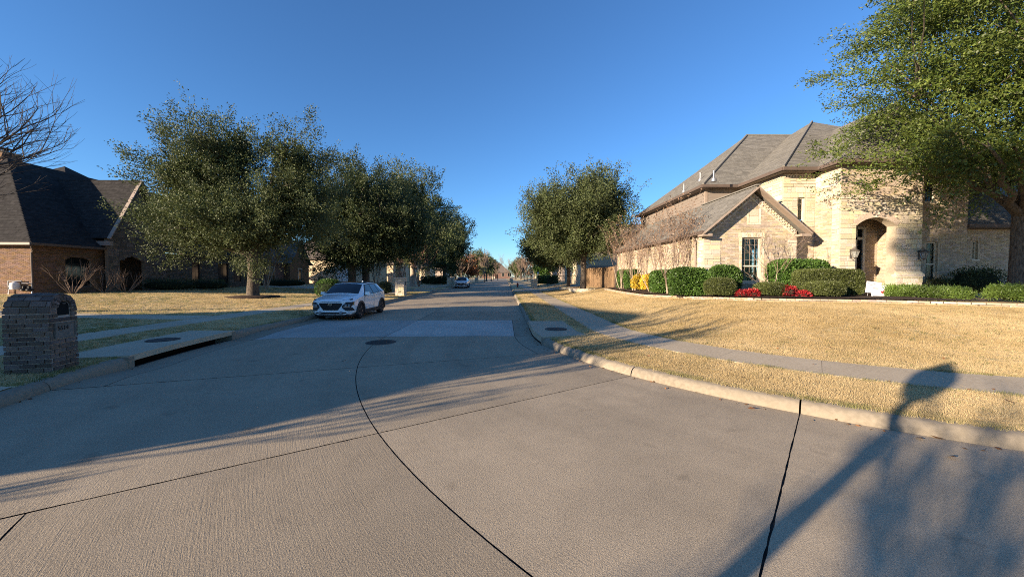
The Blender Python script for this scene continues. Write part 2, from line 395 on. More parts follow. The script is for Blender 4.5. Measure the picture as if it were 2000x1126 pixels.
# ---- tiling of planar outlines by real pieces
def inside(loops, v):
    xs = []
    for lp in loops:
        n = len(lp)
        for i in range(n):
            (x0, y0), (x1, y1) = lp[i], lp[(i+1) % n]
            if (y0 <= v < y1) or (y1 <= v < y0): xs.append(x0 + (v-y0)/(y1-y0)*(x1-x0))
    xs.sort(); return [(xs[i], xs[i+1]) for i in range(0, len(xs)-1, 2)]
def tiles(loops, ch, ln, gap=.01, jit=0.0, half=True, minw=.035):
    vmin = min(p[1] for p in loops[0]); vmax = max(p[1] for p in loops[0]); out = []; v = vmin; r = 0
    while v < vmax - .01:
        h = ch if not isinstance(ch, tuple) else random.uniform(*ch)
        h = min(h, vmax - v)
        for a, b in inside(loops, v + h*.5):
            u = math.floor(a/1.0)*1.0 if not isinstance(ln, tuple) else a
            if not isinstance(ln, tuple):
                u = math.floor(a/ln)*ln - (ln/2 if (r % 2 and half) else 0)
            while u < b:
                l = ln if not isinstance(ln, tuple) else random.uniform(*ln)
                if jit: l *= random.uniform(1-jit, 1+jit)
                u0 = max(a, u) + gap/2; u1 = min(b, u+l) - gap/2
                if isinstance(ln, tuple) and b - (u+l) < ln[0]*.5: u1 = b - gap/2; l = b-u+.001
                if u1-u0 > minw:
                    if isinstance(ch, tuple) and h > ch[0]*1.45 and random.random() < .42:
                        m_ = v+h*random.uniform(.4, .6); k_ = u0+(u1-u0)*random.uniform(.35, .65)
                        if u1-u0 > .34 and random.random() < .6: out += [(u0, k_-gap/2, v+gap/2, v+h-gap/2), (k_+gap/2, u1, v+gap/2, m_-gap/2), (k_+gap/2, u1, m_+gap/2, v+h-gap/2)]
                        else: out += [(u0, u1, v+gap/2, m_-gap/2), (u0, u1, m_+gap/2, v+h-gap/2)]
                    else: out.append((u0, u1, v+gap/2, v+h-gap/2))
                u += l
        v += h; r += 1
    return out
class Plane:
    """o + u*U + v*V, N outwards"""
    def __init__(s, o, U, V):
        s.o = Vector(o); s.U = Vector(U).normalized(); s.V = Vector(V).normalized(); s.N = s.U.cross(s.V).normalized()
    def p(s, u, v, n=0): return s.o + s.U*u + s.V*v + s.N*n
def tile_mesh(name, pl, rects, proud=(.006, .006), mat=None, parent=None, tilt=0.0, back=-.004, **kw):
    n = len(rects)
    if not n: return None
    A = np.array(rects); P = RNG.uniform(proud[0], proud[1], n)
    U, V, N_, o = (np.array(x) for x in (pl.U, pl.V, pl.N, pl.o))
    def pt(u, v, nn): return o + u[:, None]*U + v[:, None]*V + nn[:, None]*N_
    b = np.full(n, back); top = P - tilt
    vs = np.stack([pt(A[:,0],A[:,2],b), pt(A[:,1],A[:,2],b), pt(A[:,1],A[:,3],b), pt(A[:,0],A[:,3],b),
                   pt(A[:,0],A[:,2],P), pt(A[:,1],A[:,2],P), pt(A[:,1],A[:,3],top), pt(A[:,0],A[:,3],top)], 1).reshape(-1, 3)
    base = np.array([(4,5,6,7),(0,1,5,4),(1,2,6,5),(2,3,7,6),(3,0,4,7)])
    F = (base[None] + (np.arange(n)*8)[:, None, None]).reshape(-1, 4)
    return link(name, npmesh(name, vs, F), mat, parent, **kw)
UNIT = MB().box((-.5, -.5, 0), (.5, .5, 1)).mesh('piece')
UB = {}
def unit_box(mat):
    if mat not in UB:
        bm = bmesh.new(); bm.from_mesh(UNIT)
        bmesh.ops.bevel(bm, geom=[e for e in bm.edges if any(v.co.z > .5 for v in e.verts)], offset=.06, segments=1, affect='EDGES')
        me = bpy.data.meshes.new('piece'); bm.to_mesh(me); bm.free(); me.materials.append(M[mat]); UB[mat] = me
    return UB[mat]
def tile_objs(name, pl, rects, proud, mat, parent, back=0.0):
    out = []; me = unit_box(mat); inv = wmat(parent).inverted()
    for (u0, u1, v0, v1) in rects:
        o = bpy.data.objects.new(name, me); COL.objects.link(o); o.parent = parent
        c = pl.p((u0+u1)/2, (v0+v1)/2, back)
        m_ = Matrix((pl.U*(u1-u0), pl.V*(v1-v0), pl.N*random.uniform(*proud))).transposed().to_4x4(); m_.translation = c
        o.matrix_parent_inverse = Matrix(); o.matrix_basis = inv @ m_
        out.append(o)
    return out
def flat(name, pl, loops, mat, parent, n=0, thick=0.0, **kw):
    """planar outline with holes; optional thickness behind"""
    tri = tessellate_polygon([[Vector((u, v, 0)) for u, v in lp] for lp in loops])
    pts = [p for lp in loops for p in lp]
    vs = [pl.p(u, v, n) for u, v in pts]; fs = []
    for a, b_, c in tri:
        (x0, y0), (x1, y1), (x2, y2) = pts[a], pts[b_], pts[c]
        fs.append((a, b_, c) if (x1-x0)*(y2-y0)-(x2-x0)*(y1-y0) > 0 else (a, c, b_))
    if thick:
        k = len(vs); vs += [pl.p(u, v, n-thick) for u, v in pts]; fs += [(a+k, c+k, b_+k) for a, b_, c in fs[:]]
        q = 0
        for lp in loops:
            m_ = len(lp)
            for i in range(m_): fs.append((q+i, q+(i+1) % m_, k+q+(i+1) % m_, k+q+i))
            q += m_
    me = bpy.data.meshes.new(name); me.from_pydata([tuple(v) for v in vs], [], fs); me.update()
    if thick:
        bm = bmesh.new(); bm.from_mesh(me); bmesh.ops.recalc_face_normals(bm, faces=bm.faces); bm.to_mesh(me); bm.free()
    return link(name, me, mat, parent, **kw)

# ================================================================== GROUND
big = MB(); big.add([(-4000, -4000, -.6), (4000, -4000, -.6), (4000, 4000, -.6), (-4000, 4000, -.6)], [(0, 1, 2, 3)])
big.build('ground', 'far_ground', kind='structure')
def gz(x, y, e=0): return (x, y, ground_z(x, y) + e)
KB = .19
def stretch(t, a, b, p=2.0): return a + (b-a)*t**p
grid('lawn', lambda i, j: gz(stretch(j, XC+KR+KB-.03, 75, 1.8), stretch(i, BY, 330, 2.2)), 90, 50, 'soil', kind='structure')
def arc_in(i, j):
    th = i*math.pi/2; r = (RC-KR-KB+.03)*(1-j); return gz(BX-r*math.cos(th), BY-r*math.sin(th))
grid('lawn', arc_in, 40, 30, 'soil', kind='structure')
grid('lawn', lambda i, j: gz(BX+i*60, BY-j*(RC-KR-KB+.03)), 40, 30, 'soil', kind='structure')
def lz(x, y): return (x, y, ground_z(x, y) if roff(x, y) < KL else .15)
grid('lawn', lambda i, j: lz(stretch(j, XC+KL-KB+.03, -110, 1.8), stretch(i, BY, 330, 2.2)), 90, 50, 'soil', kind='structure')
def arc_out(i, j):
    th = i*math.pi/2; r = stretch(j, RC-KL+KB-.03, 120, 1.8); return lz(BX-r*math.cos(th), BY-r*math.sin(th))
grid('lawn', arc_out, 60, 50, 'soil', kind='structure')
grid('lawn', lambda i, j: lz(BX+i*60, stretch(j, BY-RC+KL-KB+.03, -60, 1.8)), 30, 30, 'soil', kind='structure')
# cross street sheet at the far end is left to the lawn sheets

# ================================================================== ROAD: filler sheet, then each concrete slab
def rgrid(i, j, s0, s1, o0, o1, dz):
    s = s0+(s1-s0)*i; o = o0+(o1-o0)*j; x, y = rpos(s, o); return (x, y, road_z(s, o)+dz)
road = grid('road', lambda i, j: rgrid(i, j, -62, 300, KL-.1, KR+.1, -.012), 724, 36, 'joint', kind='structure')
def slab(s0, s1, o0, o1, mat, g=.007, fine=False, name='slab'):
    st = .09 if fine else .4
    ns = max(2, int((s1-s0)/st)); no = max(2, int((o1-o0)/st))
    V = []; UV = []
    for i in range(ns+1):
        for j in range(no+1):
            s = s0+g+(s1-s0-2*g)*i/ns; o = o0+g+(o1-o0-2*g)*j/no
            if fine:
                e = .005
                if i in (0, ns): s += e*mnoise.noise(Vector((o*14, s0*3.1 if i == 0 else s1*3.1+9, 1))) + (.004 if i == 0 else -.004)*abs(mnoise.noise(Vector((o*45, s, 4))))*2
                if j in (0, no): o += e*.6*mnoise.noise(Vector((s*14, o0 if j == 0 else o1+7, 5)))
            x, y = rpos(s, o); V.append((x, y, road_z(s, o))); UV.append((o, s))
    F = [(i*(no+1)+j, i*(no+1)+j+1, (i+1)*(no+1)+j+1, (i+1)*(no+1)+j) for i in range(ns) for j in range(no)]
    me = bpy.data.meshes.new(name); me.from_pydata(V, [], F); me.update()
    if me.polygons[0].normal.z < 0: me.flip_normals()
    uvl = me.uv_layers.new(name='UVMap'); li = np.zeros(len(me.loops), np.int32); me.loops.foreach_get('vertex_index', li)
    uvl.data.foreach_set('uv', np.array(UV, np.float32)[li].ravel())
    return link(name, me, mat, road)
ST = [-22.8, -19.0, -15.1, -11.45, -7.78, -4.33, -.5, 3.7, 7.6, 11.3, 15.0, 18.7, 22.4, 26.1, 29.8, 33.5, 37.2, 41, 45]
for s0, s1 in zip(ST, ST[1:]):
    fine = -16 < s0 < 3
    new = abs(s0+.5) < .01
    mt = 'road_new' if new else 'road'
    if s0 < -8:
        slab(s0, s1, KL+.0, -2.6, mt, fine=fine); slab(s0, s1, -2.6, 0, mt, fine=fine); slab(s0, s1, 0, KR, mt, fine=fine)
    elif -4.4 < s0 < 3:
        slab(s0, s1, KL, -3.85, 'apron', fine=fine); slab(s0, s1, -3.85, 0, mt, fine=fine)
        slab(s0, s1, 0, 3.9, mt, fine=fine); slab(s0, s1, 3.9, KR, 'apron', fine=fine)
    else:
        slab(s0, s1, KL, 0, mt, fine=fine); slab(s0, s1, 0, KR, mt, fine=fine)
slab(45, 300, KL, 0, 'road', name='far_lane'); slab(45, 300, 0, KR, 'road', name='far_lane'); slab(-62, -22.8, KL, KR, 'road', name='far_lane')

# ================================================================== KERBS
PROF = [(0, -.16), (0, .03), (.018, .085), (.05, .125), (.095, .15), (KB, .158), (KB, -.1)]
def kerb_piece(parent, side, s0, s1, base, rad_len):
    g = .011*RC/max(3, RC-base) if s0 < 0 else .009
    n = max(1, int((s1-s0)*(RC-base if s0 < 0 else RC)/RC/.22)); mb = MB()
    for i in range(n+1):
        s = s0+g+(s1-s0-2*g)*i/n
        wob = .003*mnoise.noise(Vector((s*1.7, side*9, 2)))
        for o, z in PROF:
            x, y = rpos(s, base+side*o); mb.v.append((x, y, z+wob*(z > 0)))
    k = len(PROF)
    for i in range(n):
        for j in range(k-1):
            a = i*k+j; mb.f.append((a, a+1, a+k+1, a+k) if side < 0 else (a, a+k, a+k+1, a+1))
    mb.f.append(tuple(range(k))); mb.f.append(tuple(n*k+j for j in reversed(range(k))))
    mb.build('kerb_section', 'kerb', parent, smooth=50)
for side, base, far in ((1, KR, 290), (-1, KL, 290)):
    kp = empty('kerb', (*rpos(5, base), 0), kind='structure')
    il = [q for q in INLETS if q[2] == side][0]
    cuts = [c for c in ST if c < 42]
    segs = list(zip(cuts, cuts[1:])) + [(41, far), (-62, -22.8)]
    for a, b in segs:
        if b <= il[0] or a >= il[1]: kerb_piece(kp, side, a, b, base, 0); continue
        if a < il[0]-.2: kerb_piece(kp, side, a, il[0], base, 0)
        if b > il[1]+.2: kerb_piece(kp, side, il[1], b, base, 0)

# ================================================================== storm drain inlets
for s0, s1, side in INLETS:
    base = KR if side > 0 else KL
    dr = empty('storm_drain', (*rpos((s0+s1)/2, base), 0),
               label='concrete storm drain inlet in the ' + ('right kerb beside the dry lawn' if side > 0 else 'left kerb between brick mailbox and white car'), cat='storm drain')
    n = 14; th = .125 if side < 0 else .17; back = 1.32; top = .188
    def strip(o0, o1, z0, z1, a=s0, b=s1):
        mb = MB()
        for i in range(n+1):
            s = a+(b-a)*i/n
            for o, z in ((o0, z0), (o1, z0), (o1, z1), (o0, z1)):
                x, y = rpos(s, base+side*o); mb.v.append((x, y, z))
        for i in range(n):
            for j in range(4):
                q = i*4; mb.f.append((q+j, q+(j+1) % 4, q+4+(j+1) % 4, q+4+j))
        mb.f.append((0, 1, 2, 3)); mb.f.append((n*4+3, n*4+2, n*4+1, n*4))
        me = mb.mesh(); bm = bmesh.new(); bm.from_mesh(me); bmesh.ops.recalc_face_normals(bm, faces=bm.faces); bm.to_mesh(me); bm.free(); return me
    link('top_slab', strip(.005, back, top-th, top), 'walk', dr)
    link('back_wall', strip(.5, .6, -.6, top-th-.004), 'dark', dr)  # coloured near-black to stand in for shade inside the opening
    ds = .13*RC/(RC-base) if s0 < 0 else .13
    link('side_post', strip(-.004, .5, -.6, top-.03, s0-.02, s0+ds), 'kerb', dr)
    link('side_post', strip(-.004, .5, -.6, top-.03, s1-ds, s1+.02), 'kerb', dr)
    x, y = rpos((s0+s1)/2+(.15 if side < 0 else -.1), base+side*.72)
    lid = MB().lathe((x, y, top), [(.34, .001), (.34, .012), (.31, .016), (.30, .008), (.27, .008), (.26, .014), (.08, .014), (.07, .02), (.01, .02)], 28).build('round_lid', 'iron', dr, smooth=30)

mh = at_z(744, 668, 0)
mh_o = empty('manhole_cover', (mh.x, mh.y, 0), label='round dark iron manhole cover in the road centre joint', cat='manhole cover')
MB().lathe((mh.x, mh.y, .002), [(.40, -.003), (.40, .004), (.345, .006), (.34, 0)], 40).build('rim', 'iron', mh_o, smooth=30)
mb = MB().lathe((mh.x, mh.y, .002), [(.335, -.002), (.335, .007), (.01, .008)], 40)
for i in range(-6, 7):
    for j in range(-6, 7):
        if i*i+j*j < 34: mb.box((mh.x+i*.05-.014, mh.y+j*.05-.014, .009), (mh.x+i*.05+.014, mh.y+j*.05+.014, .013))
mb.build('lid', 'iron', mh_o)

# ================================================================== SIDEWALKS
def walk_piece(parent, s0, s1, o0, o1, name='paving_slab', mat='walk', lift=.012):
    n = max(1, int(abs(s1-s0)/.4)); mb = MB(); gp = .006
    ss = [s0+gp+(s1-s0-2*gp)*i/n for i in range(n+1)]
    for s in ss:
        for o in (o0, (o0+o1)/2, o1):
            x, y = rpos(s, o); mb.v.append((x, y, ground_z(x, y)+lift))
        for o in (o0, o1):
            x, y = rpos(s, o); mb.v.append((x, y, ground_z(x, y)-.12))
    for i in range(n):
        a = i*5; c = a+5
        mb.f += [(a, c, c+1, a+1), (a+1, c+1, c+2, a+2), (a, a+3, c+3, c), (a+2, c+2, c+4, a+4)]
    mb.f += [(0, 1, 2, 4, 3), (n*5+3, n*5+4, n*5+2, n*5+1, n*5)]
    me = mb.mesh(); bm = bmesh.new(); bm.from_mesh(me); bmesh.ops.recalc_face_normals(bm, faces=bm.faces); bm.to_mesh(me); bm.free()
    return link(name, me, mat, parent)
WR, WL = (6.17, 7.27), (-8.08, -6.98)
for (o0, o1), nm in ((WR, 'r'), (WL, 'l')):
    sw = empty('sidewalk', (*rpos(5, o0), .2), kind='structure')
    walk_piece(sw, 46, 280, o0, o1, 'far_strip'); oc = (o0+o1)/2
    s = 46
    while s > -34:
        ln = 1.5 if s > 0 else 1.5*RC/(RC-oc) if s > -21.4 else 1.5
        if s > 30: ln = 4
        if s > 0 and s-ln < 0: ln = s
        walk_piece(sw, s-ln, s, o0, o1); s -= ln
# front walk of the left house, meeting the sidewalk
fw = empty('front_walk', (-14, 14.4, .2), kind='structure')
xs = -11.75
k = 0
while xs > -30:
    mb = MB(); g = .006; vs = []
    for i in range(4):
        x = xs-g-(1.4-2*g)*i/3
        for y, e in ((13.75+.03*(xs+11.7), .024), (15.0+.03*(xs+11.7), .024)): vs.append((x, y, ground_z(x, y)+e))
        for y in (13.75+.03*(xs+11.7), 15.0+.03*(xs+11.7)): vs.append((x, y, ground_z(x, y)-.1))
    fs = []
    for i in range(3):
        a = i*4; c = a+4; fs += [(a, a+1, c+1, c), (a, c, c+2, a+2), (a+1, a+3, c+3, c+1)]
    fs += [(0, 2, 3, 1), (12, 13, 15, 14)]; mb.add(vs, fs)
    me = mb.mesh(); bm = bmesh.new(); bm.from_mesh(me); bmesh.ops.recalc_face_normals(bm, faces=bm.faces); bm.to_mesh(me); bm.free()
    link('paving_slab', me, 'walk', fw); xs -= 1.4
# driveways: sheets laid over the verge
def driveway(s0, s1, o0, o1, e=.03):
    o = grid('driveway', lambda i, j: (lambda p: (p[0], p[1], ground_z(*p)+e))(rpos(s0+(s1-s0)*i, o0+(o1-o0)*j)), 8, 16, 'walk', kind='structure')
driveway(29, 34.5, KL-.2, -24); driveway(47, 52, KL-.2, -24); driveway(28.6, 33.4, KR+.2, 22); driveway(72, 76, KL-.2, -22); driveway(66, 70, KR+.2, 22)
# small concrete pad at the brick mailbox
grid('mailbox_pad', lambda i, j: (lambda p: (p[0], p[1], ground_z(*p)+.016))(rpos(-6.6+2.05*i, KL-KB-.02-1.15*j)), 8, 4, 'walk', kind='structure')

# ================================================================== GRASS (dormant, straw coloured)
def roff_v(x, y):
    a = x-XC; c = y-(BY-RC); arc = RC-np.hypot(x-BX, y-BY)
    return np.where(y >= BY, np.where(x <= BX, a, np.minimum(a, c)), np.where(x <= BX, arc, c))
def ss_v(a, b, x): t = np.clip((x-a)/(b-a), 0, 1); return t*t*(3-2*t)
def gz_v(x, y):
    o = roff_v(x, y); d = o-KR; e = KL-o
    zr = .15+.03*np.minimum(d, 3)+.62*ss_v(3, 8.8, d)+.02*np.sin(x*.9)*np.sin(y*.7)*ss_v(3, 5, d)
    zl = .15+.02*np.minimum(e, 3.5)+.45*ss_v(3.5, 20, e)+.02*np.sin(x*.8)*np.sin(y*.6)*ss_v(3.5, 6, e)
    return np.where(o > KR, zr, zl)
def vn(x, y, f, s):   # cheap smooth patchiness
    return (np.sin(x*f+1.3*np.sin(y*f*.7+s))+np.sin(y*f*1.13+1.7*np.sin(x*f*.6+s*2))+np.sin((x+y)*f*.53+s*3))/3
BED = []      # convex keep-outs filled by the planting beds: functions (x,y)->bool array
def clump_mesh():
    """one tuft of dormant turf: short leaning blades"""
    V = []; F = []; rr = random.Random(4)
    for k in range(30):
        a = rr.uniform(0, 6.283); r = .07*math.sqrt(rr.random()); x, y = r*math.cos(a), r*math.sin(a); h = rr.uniform(.014, .034); b = rr.uniform(0, 6.283); w_ = rr.uniform(.0022, .0045); l = rr.uniform(.1, 1.1)*h; q = rr.uniform(0, 3.14)
        V += [(x-math.cos(q)*w_, y-math.sin(q)*w_, -.004), (x+math.cos(q)*w_, y+math.sin(q)*w_, -.004), (x+math.cos(b)*l, y+math.sin(b)*l, h)]; F.append((3*k, 3*k+1, 3*k+2))
    me = bpy.data.meshes.new('grass_tuft'); me.from_pydata(V, [], F); me.materials.append(M['grass']); return bpy.data.objects.new('grass_tuft', me)
TUFT = clump_mesh()
ng = bpy.data.node_groups.new('turf', 'GeometryNodeTree'); ng.interface.new_socket('Geometry', in_out='INPUT', socket_type='NodeSocketGeometry'); ng.interface.new_socket('Geometry', in_out='OUTPUT', socket_type='NodeSocketGeometry')
gi = ng.nodes.new('NodeGroupInput'); go = ng.nodes.new('NodeGroupOutput'); ip = ng.nodes.new('GeometryNodeInstanceOnPoints'); oi = ng.nodes.new('GeometryNodeObjectInfo'); oi.inputs['Object'].default_value = TUFT
rv = ng.nodes.new('FunctionNodeRandomValue'); rv.data_type = 'FLOAT_VECTOR'; rv.inputs[0].default_value = (-.12, -.12, 0); rv.inputs[1].default_value = (.12, .12, 6.283)
na = ng.nodes.new('GeometryNodeInputNamedAttribute'); na.data_type = 'FLOAT_VECTOR'; na.inputs['Name'].default_value = 'size'
mp_ = ng.nodes.new('GeometryNodeMeshToPoints')
ng.links.new(gi.outputs[0], mp_.inputs[0]); ng.links.new(mp_.outputs[0], ip.inputs['Points']); ng.links.new(oi.outputs['Geometry'], ip.inputs['Instance']); ng.links.new(rv.outputs[0], ip.inputs['Rotation']); ng.links.new(na.outputs[0], ip.inputs['Scale']); ng.links.new(ip.outputs[0], go.inputs[0])
def grass(name, side, n, label, rmin, rmax, hh, wscale, greenness, pw=1.35):
    u = RNG.random(n)
    p = 2-pw; r = (rmin**p+u*(rmax**p-rmin**p))**(1/p)
    a = RNG.uniform(R(-63), R(63), n); x = r*np.sin(a); y = r*np.cos(a)
    o = roff_v(x, y)
    if side > 0:
        keep = (o > KR+KB-.01) & ~((o > WR[0]-.005) & (o < WR[1]+.005))
        il = INLETS[1]; s_ = np.where(y > BY, y-BY, -np.arctan2(BY-y, BX-x)*RC)
        keep &= ~((s_ > il[0]) & (s_ < il[1]) & (o < KR+1.33))
        edge = np.minimum(np.minimum(np.abs(o-KR-KB), np.abs(o-WR[1])), np.abs(o-WR[0])*1.8)
    else:
        keep = (o < KL-KB+.01) & ~((o > WL[0]-.005) & (o < WL[1]+.005))
        il = INLETS[0]; s_ = np.where(y > BY, y-BY, -np.arctan2(BY-y, BX-x)*RC)
        keep &= ~((s_ > il[0]) & (s_ < il[1]) & (o > KL-1.33))
        keep &= ~((s_ > -6.65) & (s_ < -4.5) & (o > KL-1.4))
        keep &= ~((x < -11.7) & (y > 13.7+.03*(x+11.7)) & (y < 15.05+.03*(x+11.7)))
        edge = np.minimum(np.abs(o-KL+KB), np.abs(o-WL[0]))
    for a0, a1, q0, q1 in ((29, 34.5, -24, KL), (47, 52, -24, KL), (28.6, 33.4, KR, 22)):
        keep &= ~((s_ > a0) & (s_ < a1) & (o > q0) & (o < q1))
    for fn in BED: keep &= ~fn(x, y)
    x, y, r, o, edge = x[keep], y[keep], r[keep], o[keep], edge[keep]; n = len(x)
    z = gz_v(x, y)-.004
    gr = np.clip(1-edge/.14, 0, 1)*(RNG.random(n) < .8)*np.clip(.55+.8*vn(x, y, 2.1, 3), 0, 1)
    me = bpy.data.meshes.new(name); me.vertices.add(n); me.vertices.foreach_set('co', np.stack([x, y, z], 1).astype(np.float32).ravel())
    k = wscale*(1+.022*r)*RNG.uniform(.8, 1.2, n); hz_ = hh*RNG.uniform(.7, 1.25, n)*(1+.3*vn(x, y, 3.1, 1))+gr*.8
    sa = me.attributes.new('size', 'FLOAT_VECTOR', 'POINT'); sa.data.foreach_set('vector', np.stack([k, k, hz_*(1+.012*r)], 1).astype(np.float32).ravel())
    t = np.clip(.5+.30*vn(x, y, 1.3, 2)+.25*vn(x, y, .45, 4)+.25*vn(x, y, 4.7, 6)+RNG.normal(0, .15, n), 0, 1)[:, None]
    c = (1-t)*np.array([.47, .355, .175])+t*np.array([.70, .555, .325])
    g2 = np.maximum(gr, (RNG.random(n) < greenness*np.clip(.7+vn(x, y, .8, 5), 0, 1.6))*.85)[:, None]
    c = c*(1-g2)+g2*np.array([.115, .16, .035])*RNG.uniform(.7, 1.3, n)[:, None]
    dk = (RNG.random(n) < .025)[:, None]; c = np.where(dk, c*.45, c)
    ta = me.attributes.new('tone', 'FLOAT_VECTOR', 'POINT'); ta.data.foreach_set('vector', c.astype(np.float32).ravel()); me.update()
    o = link(name, me, 'grass', kind='stuff', label=label, cat='grass'); md = o.modifiers.new('turf', 'NODES'); md.node_group = ng
    return o

# ================================================================== BUILDING HELPERS
Z = Vector((0, 0, 1))
def front(Y): return Plane((0, Y, 0), (1, 0, 0), Z)          # faces -Y, u = x
def west(X): return Plane((X, 0, 0), (0, -1, 0), Z)          # faces -X, u = -y
def east(X): return Plane((X, 0, 0), (0, 1, 0), Z)           # faces +X, u = y
def rect(u0, u1, v0, v1): return [(u0, v0), (u1, v0), (u1, v1), (u0, v1)]
def wall(parent, pl, loops, mortar='mortar_tan', name='wall', thick=.25): return flat(name, pl, loops, mortar, parent, 0, thick)
def bricks(w_, pl, loops, mat='brick_tan', ch=.078, ln=.245, name='brickwork', proud=(.006, .013)):
    return tile_mesh(name, pl, tiles(loops, ch, ln, .013), proud, mat, w_, kind='stuff')
def stones(w_, pl, loops, mat='stone_cream', joined=False, ch=(.13, .27), ln=(.22, .55), proud=(.012, .035)):
    rc = tiles(loops, ch, ln, .014)
    if joined: return tile_mesh('stonework', pl, rc, proud, mat + ('_i' if mat == 'stone_cream' else ''), w_, kind='stuff')
    return tile_objs('stone', pl, rc, proud, mat, w_)
def roof(parent, pts, mat, deck='trim_brown', lng=(.22, .5), ex=.145, thick=.07, name='roof'):
    """pts: first two run along the eave (left to right seen from outside)"""
    P = [Vector(p) for p in pts]; U = (P[1]-P[0]).normalized(); n = None
    for q in P[2:]:
        n = U.cross(q-P[0])
        if n.length > 1e-3: break
    n.normalize()
    if n.z < 0: U = -U; n = -n
    V = n.cross(U); pl = Plane(P[0], U, V); lp = [((p-P[0]).dot(U), (p-P[0]).dot(V)) for p in P]
    d = flat(name, pl, [lp], mat, parent, 0, thick)
    if ex: tile_mesh('shingles', pl, tiles([lp], ex, lng, .004, minw=.05), (.008, .014), mat, d, tilt=.008, kind='stuff')
    return d
def window(parent, pl, u0, u1, v0, v1, cols=2, rows=3, fr=.05, depth=.10, mat='white_trim', rail=None, blind=None, glass='pane', sill=True):
    mb = MB()
    def bar(a, b, c, d, n0, n1, m=mb):
        m.hexa([pl.p(a, c, n0), pl.p(b, c, n0), pl.p(b, d, n0), pl.p(a, d, n0), pl.p(a, c, n1), pl.p(b, c, n1), pl.p(b, d, n1), pl.p(a, d, n1)])
    bar(u0, u0+fr, v0, v1, -depth-.06, -depth); bar(u1-fr, u1, v0, v1, -depth-.06, -depth)
    bar(u0+fr, u1-fr, v0, v0+fr, -depth-.06, -depth-.001); bar(u0+fr, u1-fr, v1-fr, v1, -depth-.06, -depth-.001)
    if rail is not None: bar(u0+fr, u1-fr, rail-.03, rail+.03, -depth-.055, -depth+.01)
    wo_ = mb.build('window', mat, parent)
    pm = MB(); pm.add([pl.p(u0+fr, v0+fr, -depth-.04), pl.p(u1-fr, v0+fr, -depth-.04), pl.p(u1-fr, v1-fr, -depth-.04), pl.p(u0+fr, v1-fr, -depth-.04)], [(0, 1, 2, 3)])
    pm.build('pane', glass, wo_)
    mm = MB()
    for i in range(1, cols): u = u0+(u1-u0)*i/cols; bar(u-.006, u+.006, v0+fr, v1-fr, -depth-.036, -depth-.026, mm)
    for i in range(1, rows): v = v0+(v1-v0)*i/rows; bar(u0+fr, u1-fr, v-.006, v+.006, -depth-.035, -depth-.025, mm)
    if mm.v: mm.build('muntins', 'trim_taupe' if mat == 'white_trim' else mat, wo_)
    if blind:
        bm_ = MB(); v = v0+fr
        while v < v1-fr-.02:
            a, b = u0+fr, u1-fr
            bm_.hexa([pl.p(a, v, -depth-.12), pl.p(b, v, -depth-.12), pl.p(b, v+.022, -depth-.075), pl.p(a, v+.022, -depth-.075),
                      pl.p(a, v+.006, -depth-.12), pl.p(b, v+.006, -depth-.12), pl.p(b, v+.028, -depth-.075), pl.p(a, v+.028, -depth-.075)]); v += .062
        bm_.build('blind', blind, wo_)
        cm = MB(); w3 = (u1-u0)
        for a, b in ((u0+w3*.28, u0+w3*.48), (u0+w3*.52, u0+w3*.68), (u0+w3*.82, u1-fr)):
            bar(a, b, v0+fr, v1-fr, -depth-.15, -depth-.13, cm)
        cm.build('curtain', 'curtain', wo_)
    dk = MB(); bar(u0-.05, u1+.05, v0-.05, v1+.05, -depth-.62, -depth-.6, dk); dk.build('unlit_room_panel', 'dark', wo_)  # near-black panel painted as the unlit room behind the pane
    if sill:
        sm = MB(); bar(u0-.06, u1+.06, v0-.07, v0-.003, -depth, .035, sm); sm.build('sill', 'white_trim' if mat == 'white_trim' else mat, wo_)
    return wo_
def trimbox(parent, pl, u0, u1, v0, v1, n0, n1, mat, name):
    mb = MB(); mb.hexa([pl.p(u0, v0, n0), pl.p(u1, v0, n0), pl.p(u1, v1, n0), pl.p(u0, v1, n0), pl.p(u0, v0, n1), pl.p(u1, v0, n1), pl.p(u1, v1, n1), pl.p(u0, v1, n1)])
    return mb.build(name, mat, parent)
def fascia(parent, a, b, mat='trim_brown', wd=.11, ht=.15, dz=-.07):
    a = Vector(a)+Vector((0, 0, dz)); b = Vector(b)+Vector((0, 0, dz)); return MB().beam(a, b, wd, ht).build('fascia', mat, parent)
def soldier(w_, pl, u0, u1, v0, v1, mat='brick_tan', n=None, proud=(.02, .028)):
    n = n or int((u1-u0)/.075); st = (u1-u0)/n
    return tile_mesh('soldier_course', pl, [(u0+i*st+.004, u0+(i+1)*st-.004, v0, v1) for i in range(n)], proud, mat, w_, kind='stuff')

# ================================================================== RIGHT HOUSE
H = empty('brick_house', (15, 18, .7), label='two storey tan brick and limestone house with brown shingle hip roofs on the right', cat='house')
WY, xL, xR = 17.0, 9.18, 13.53
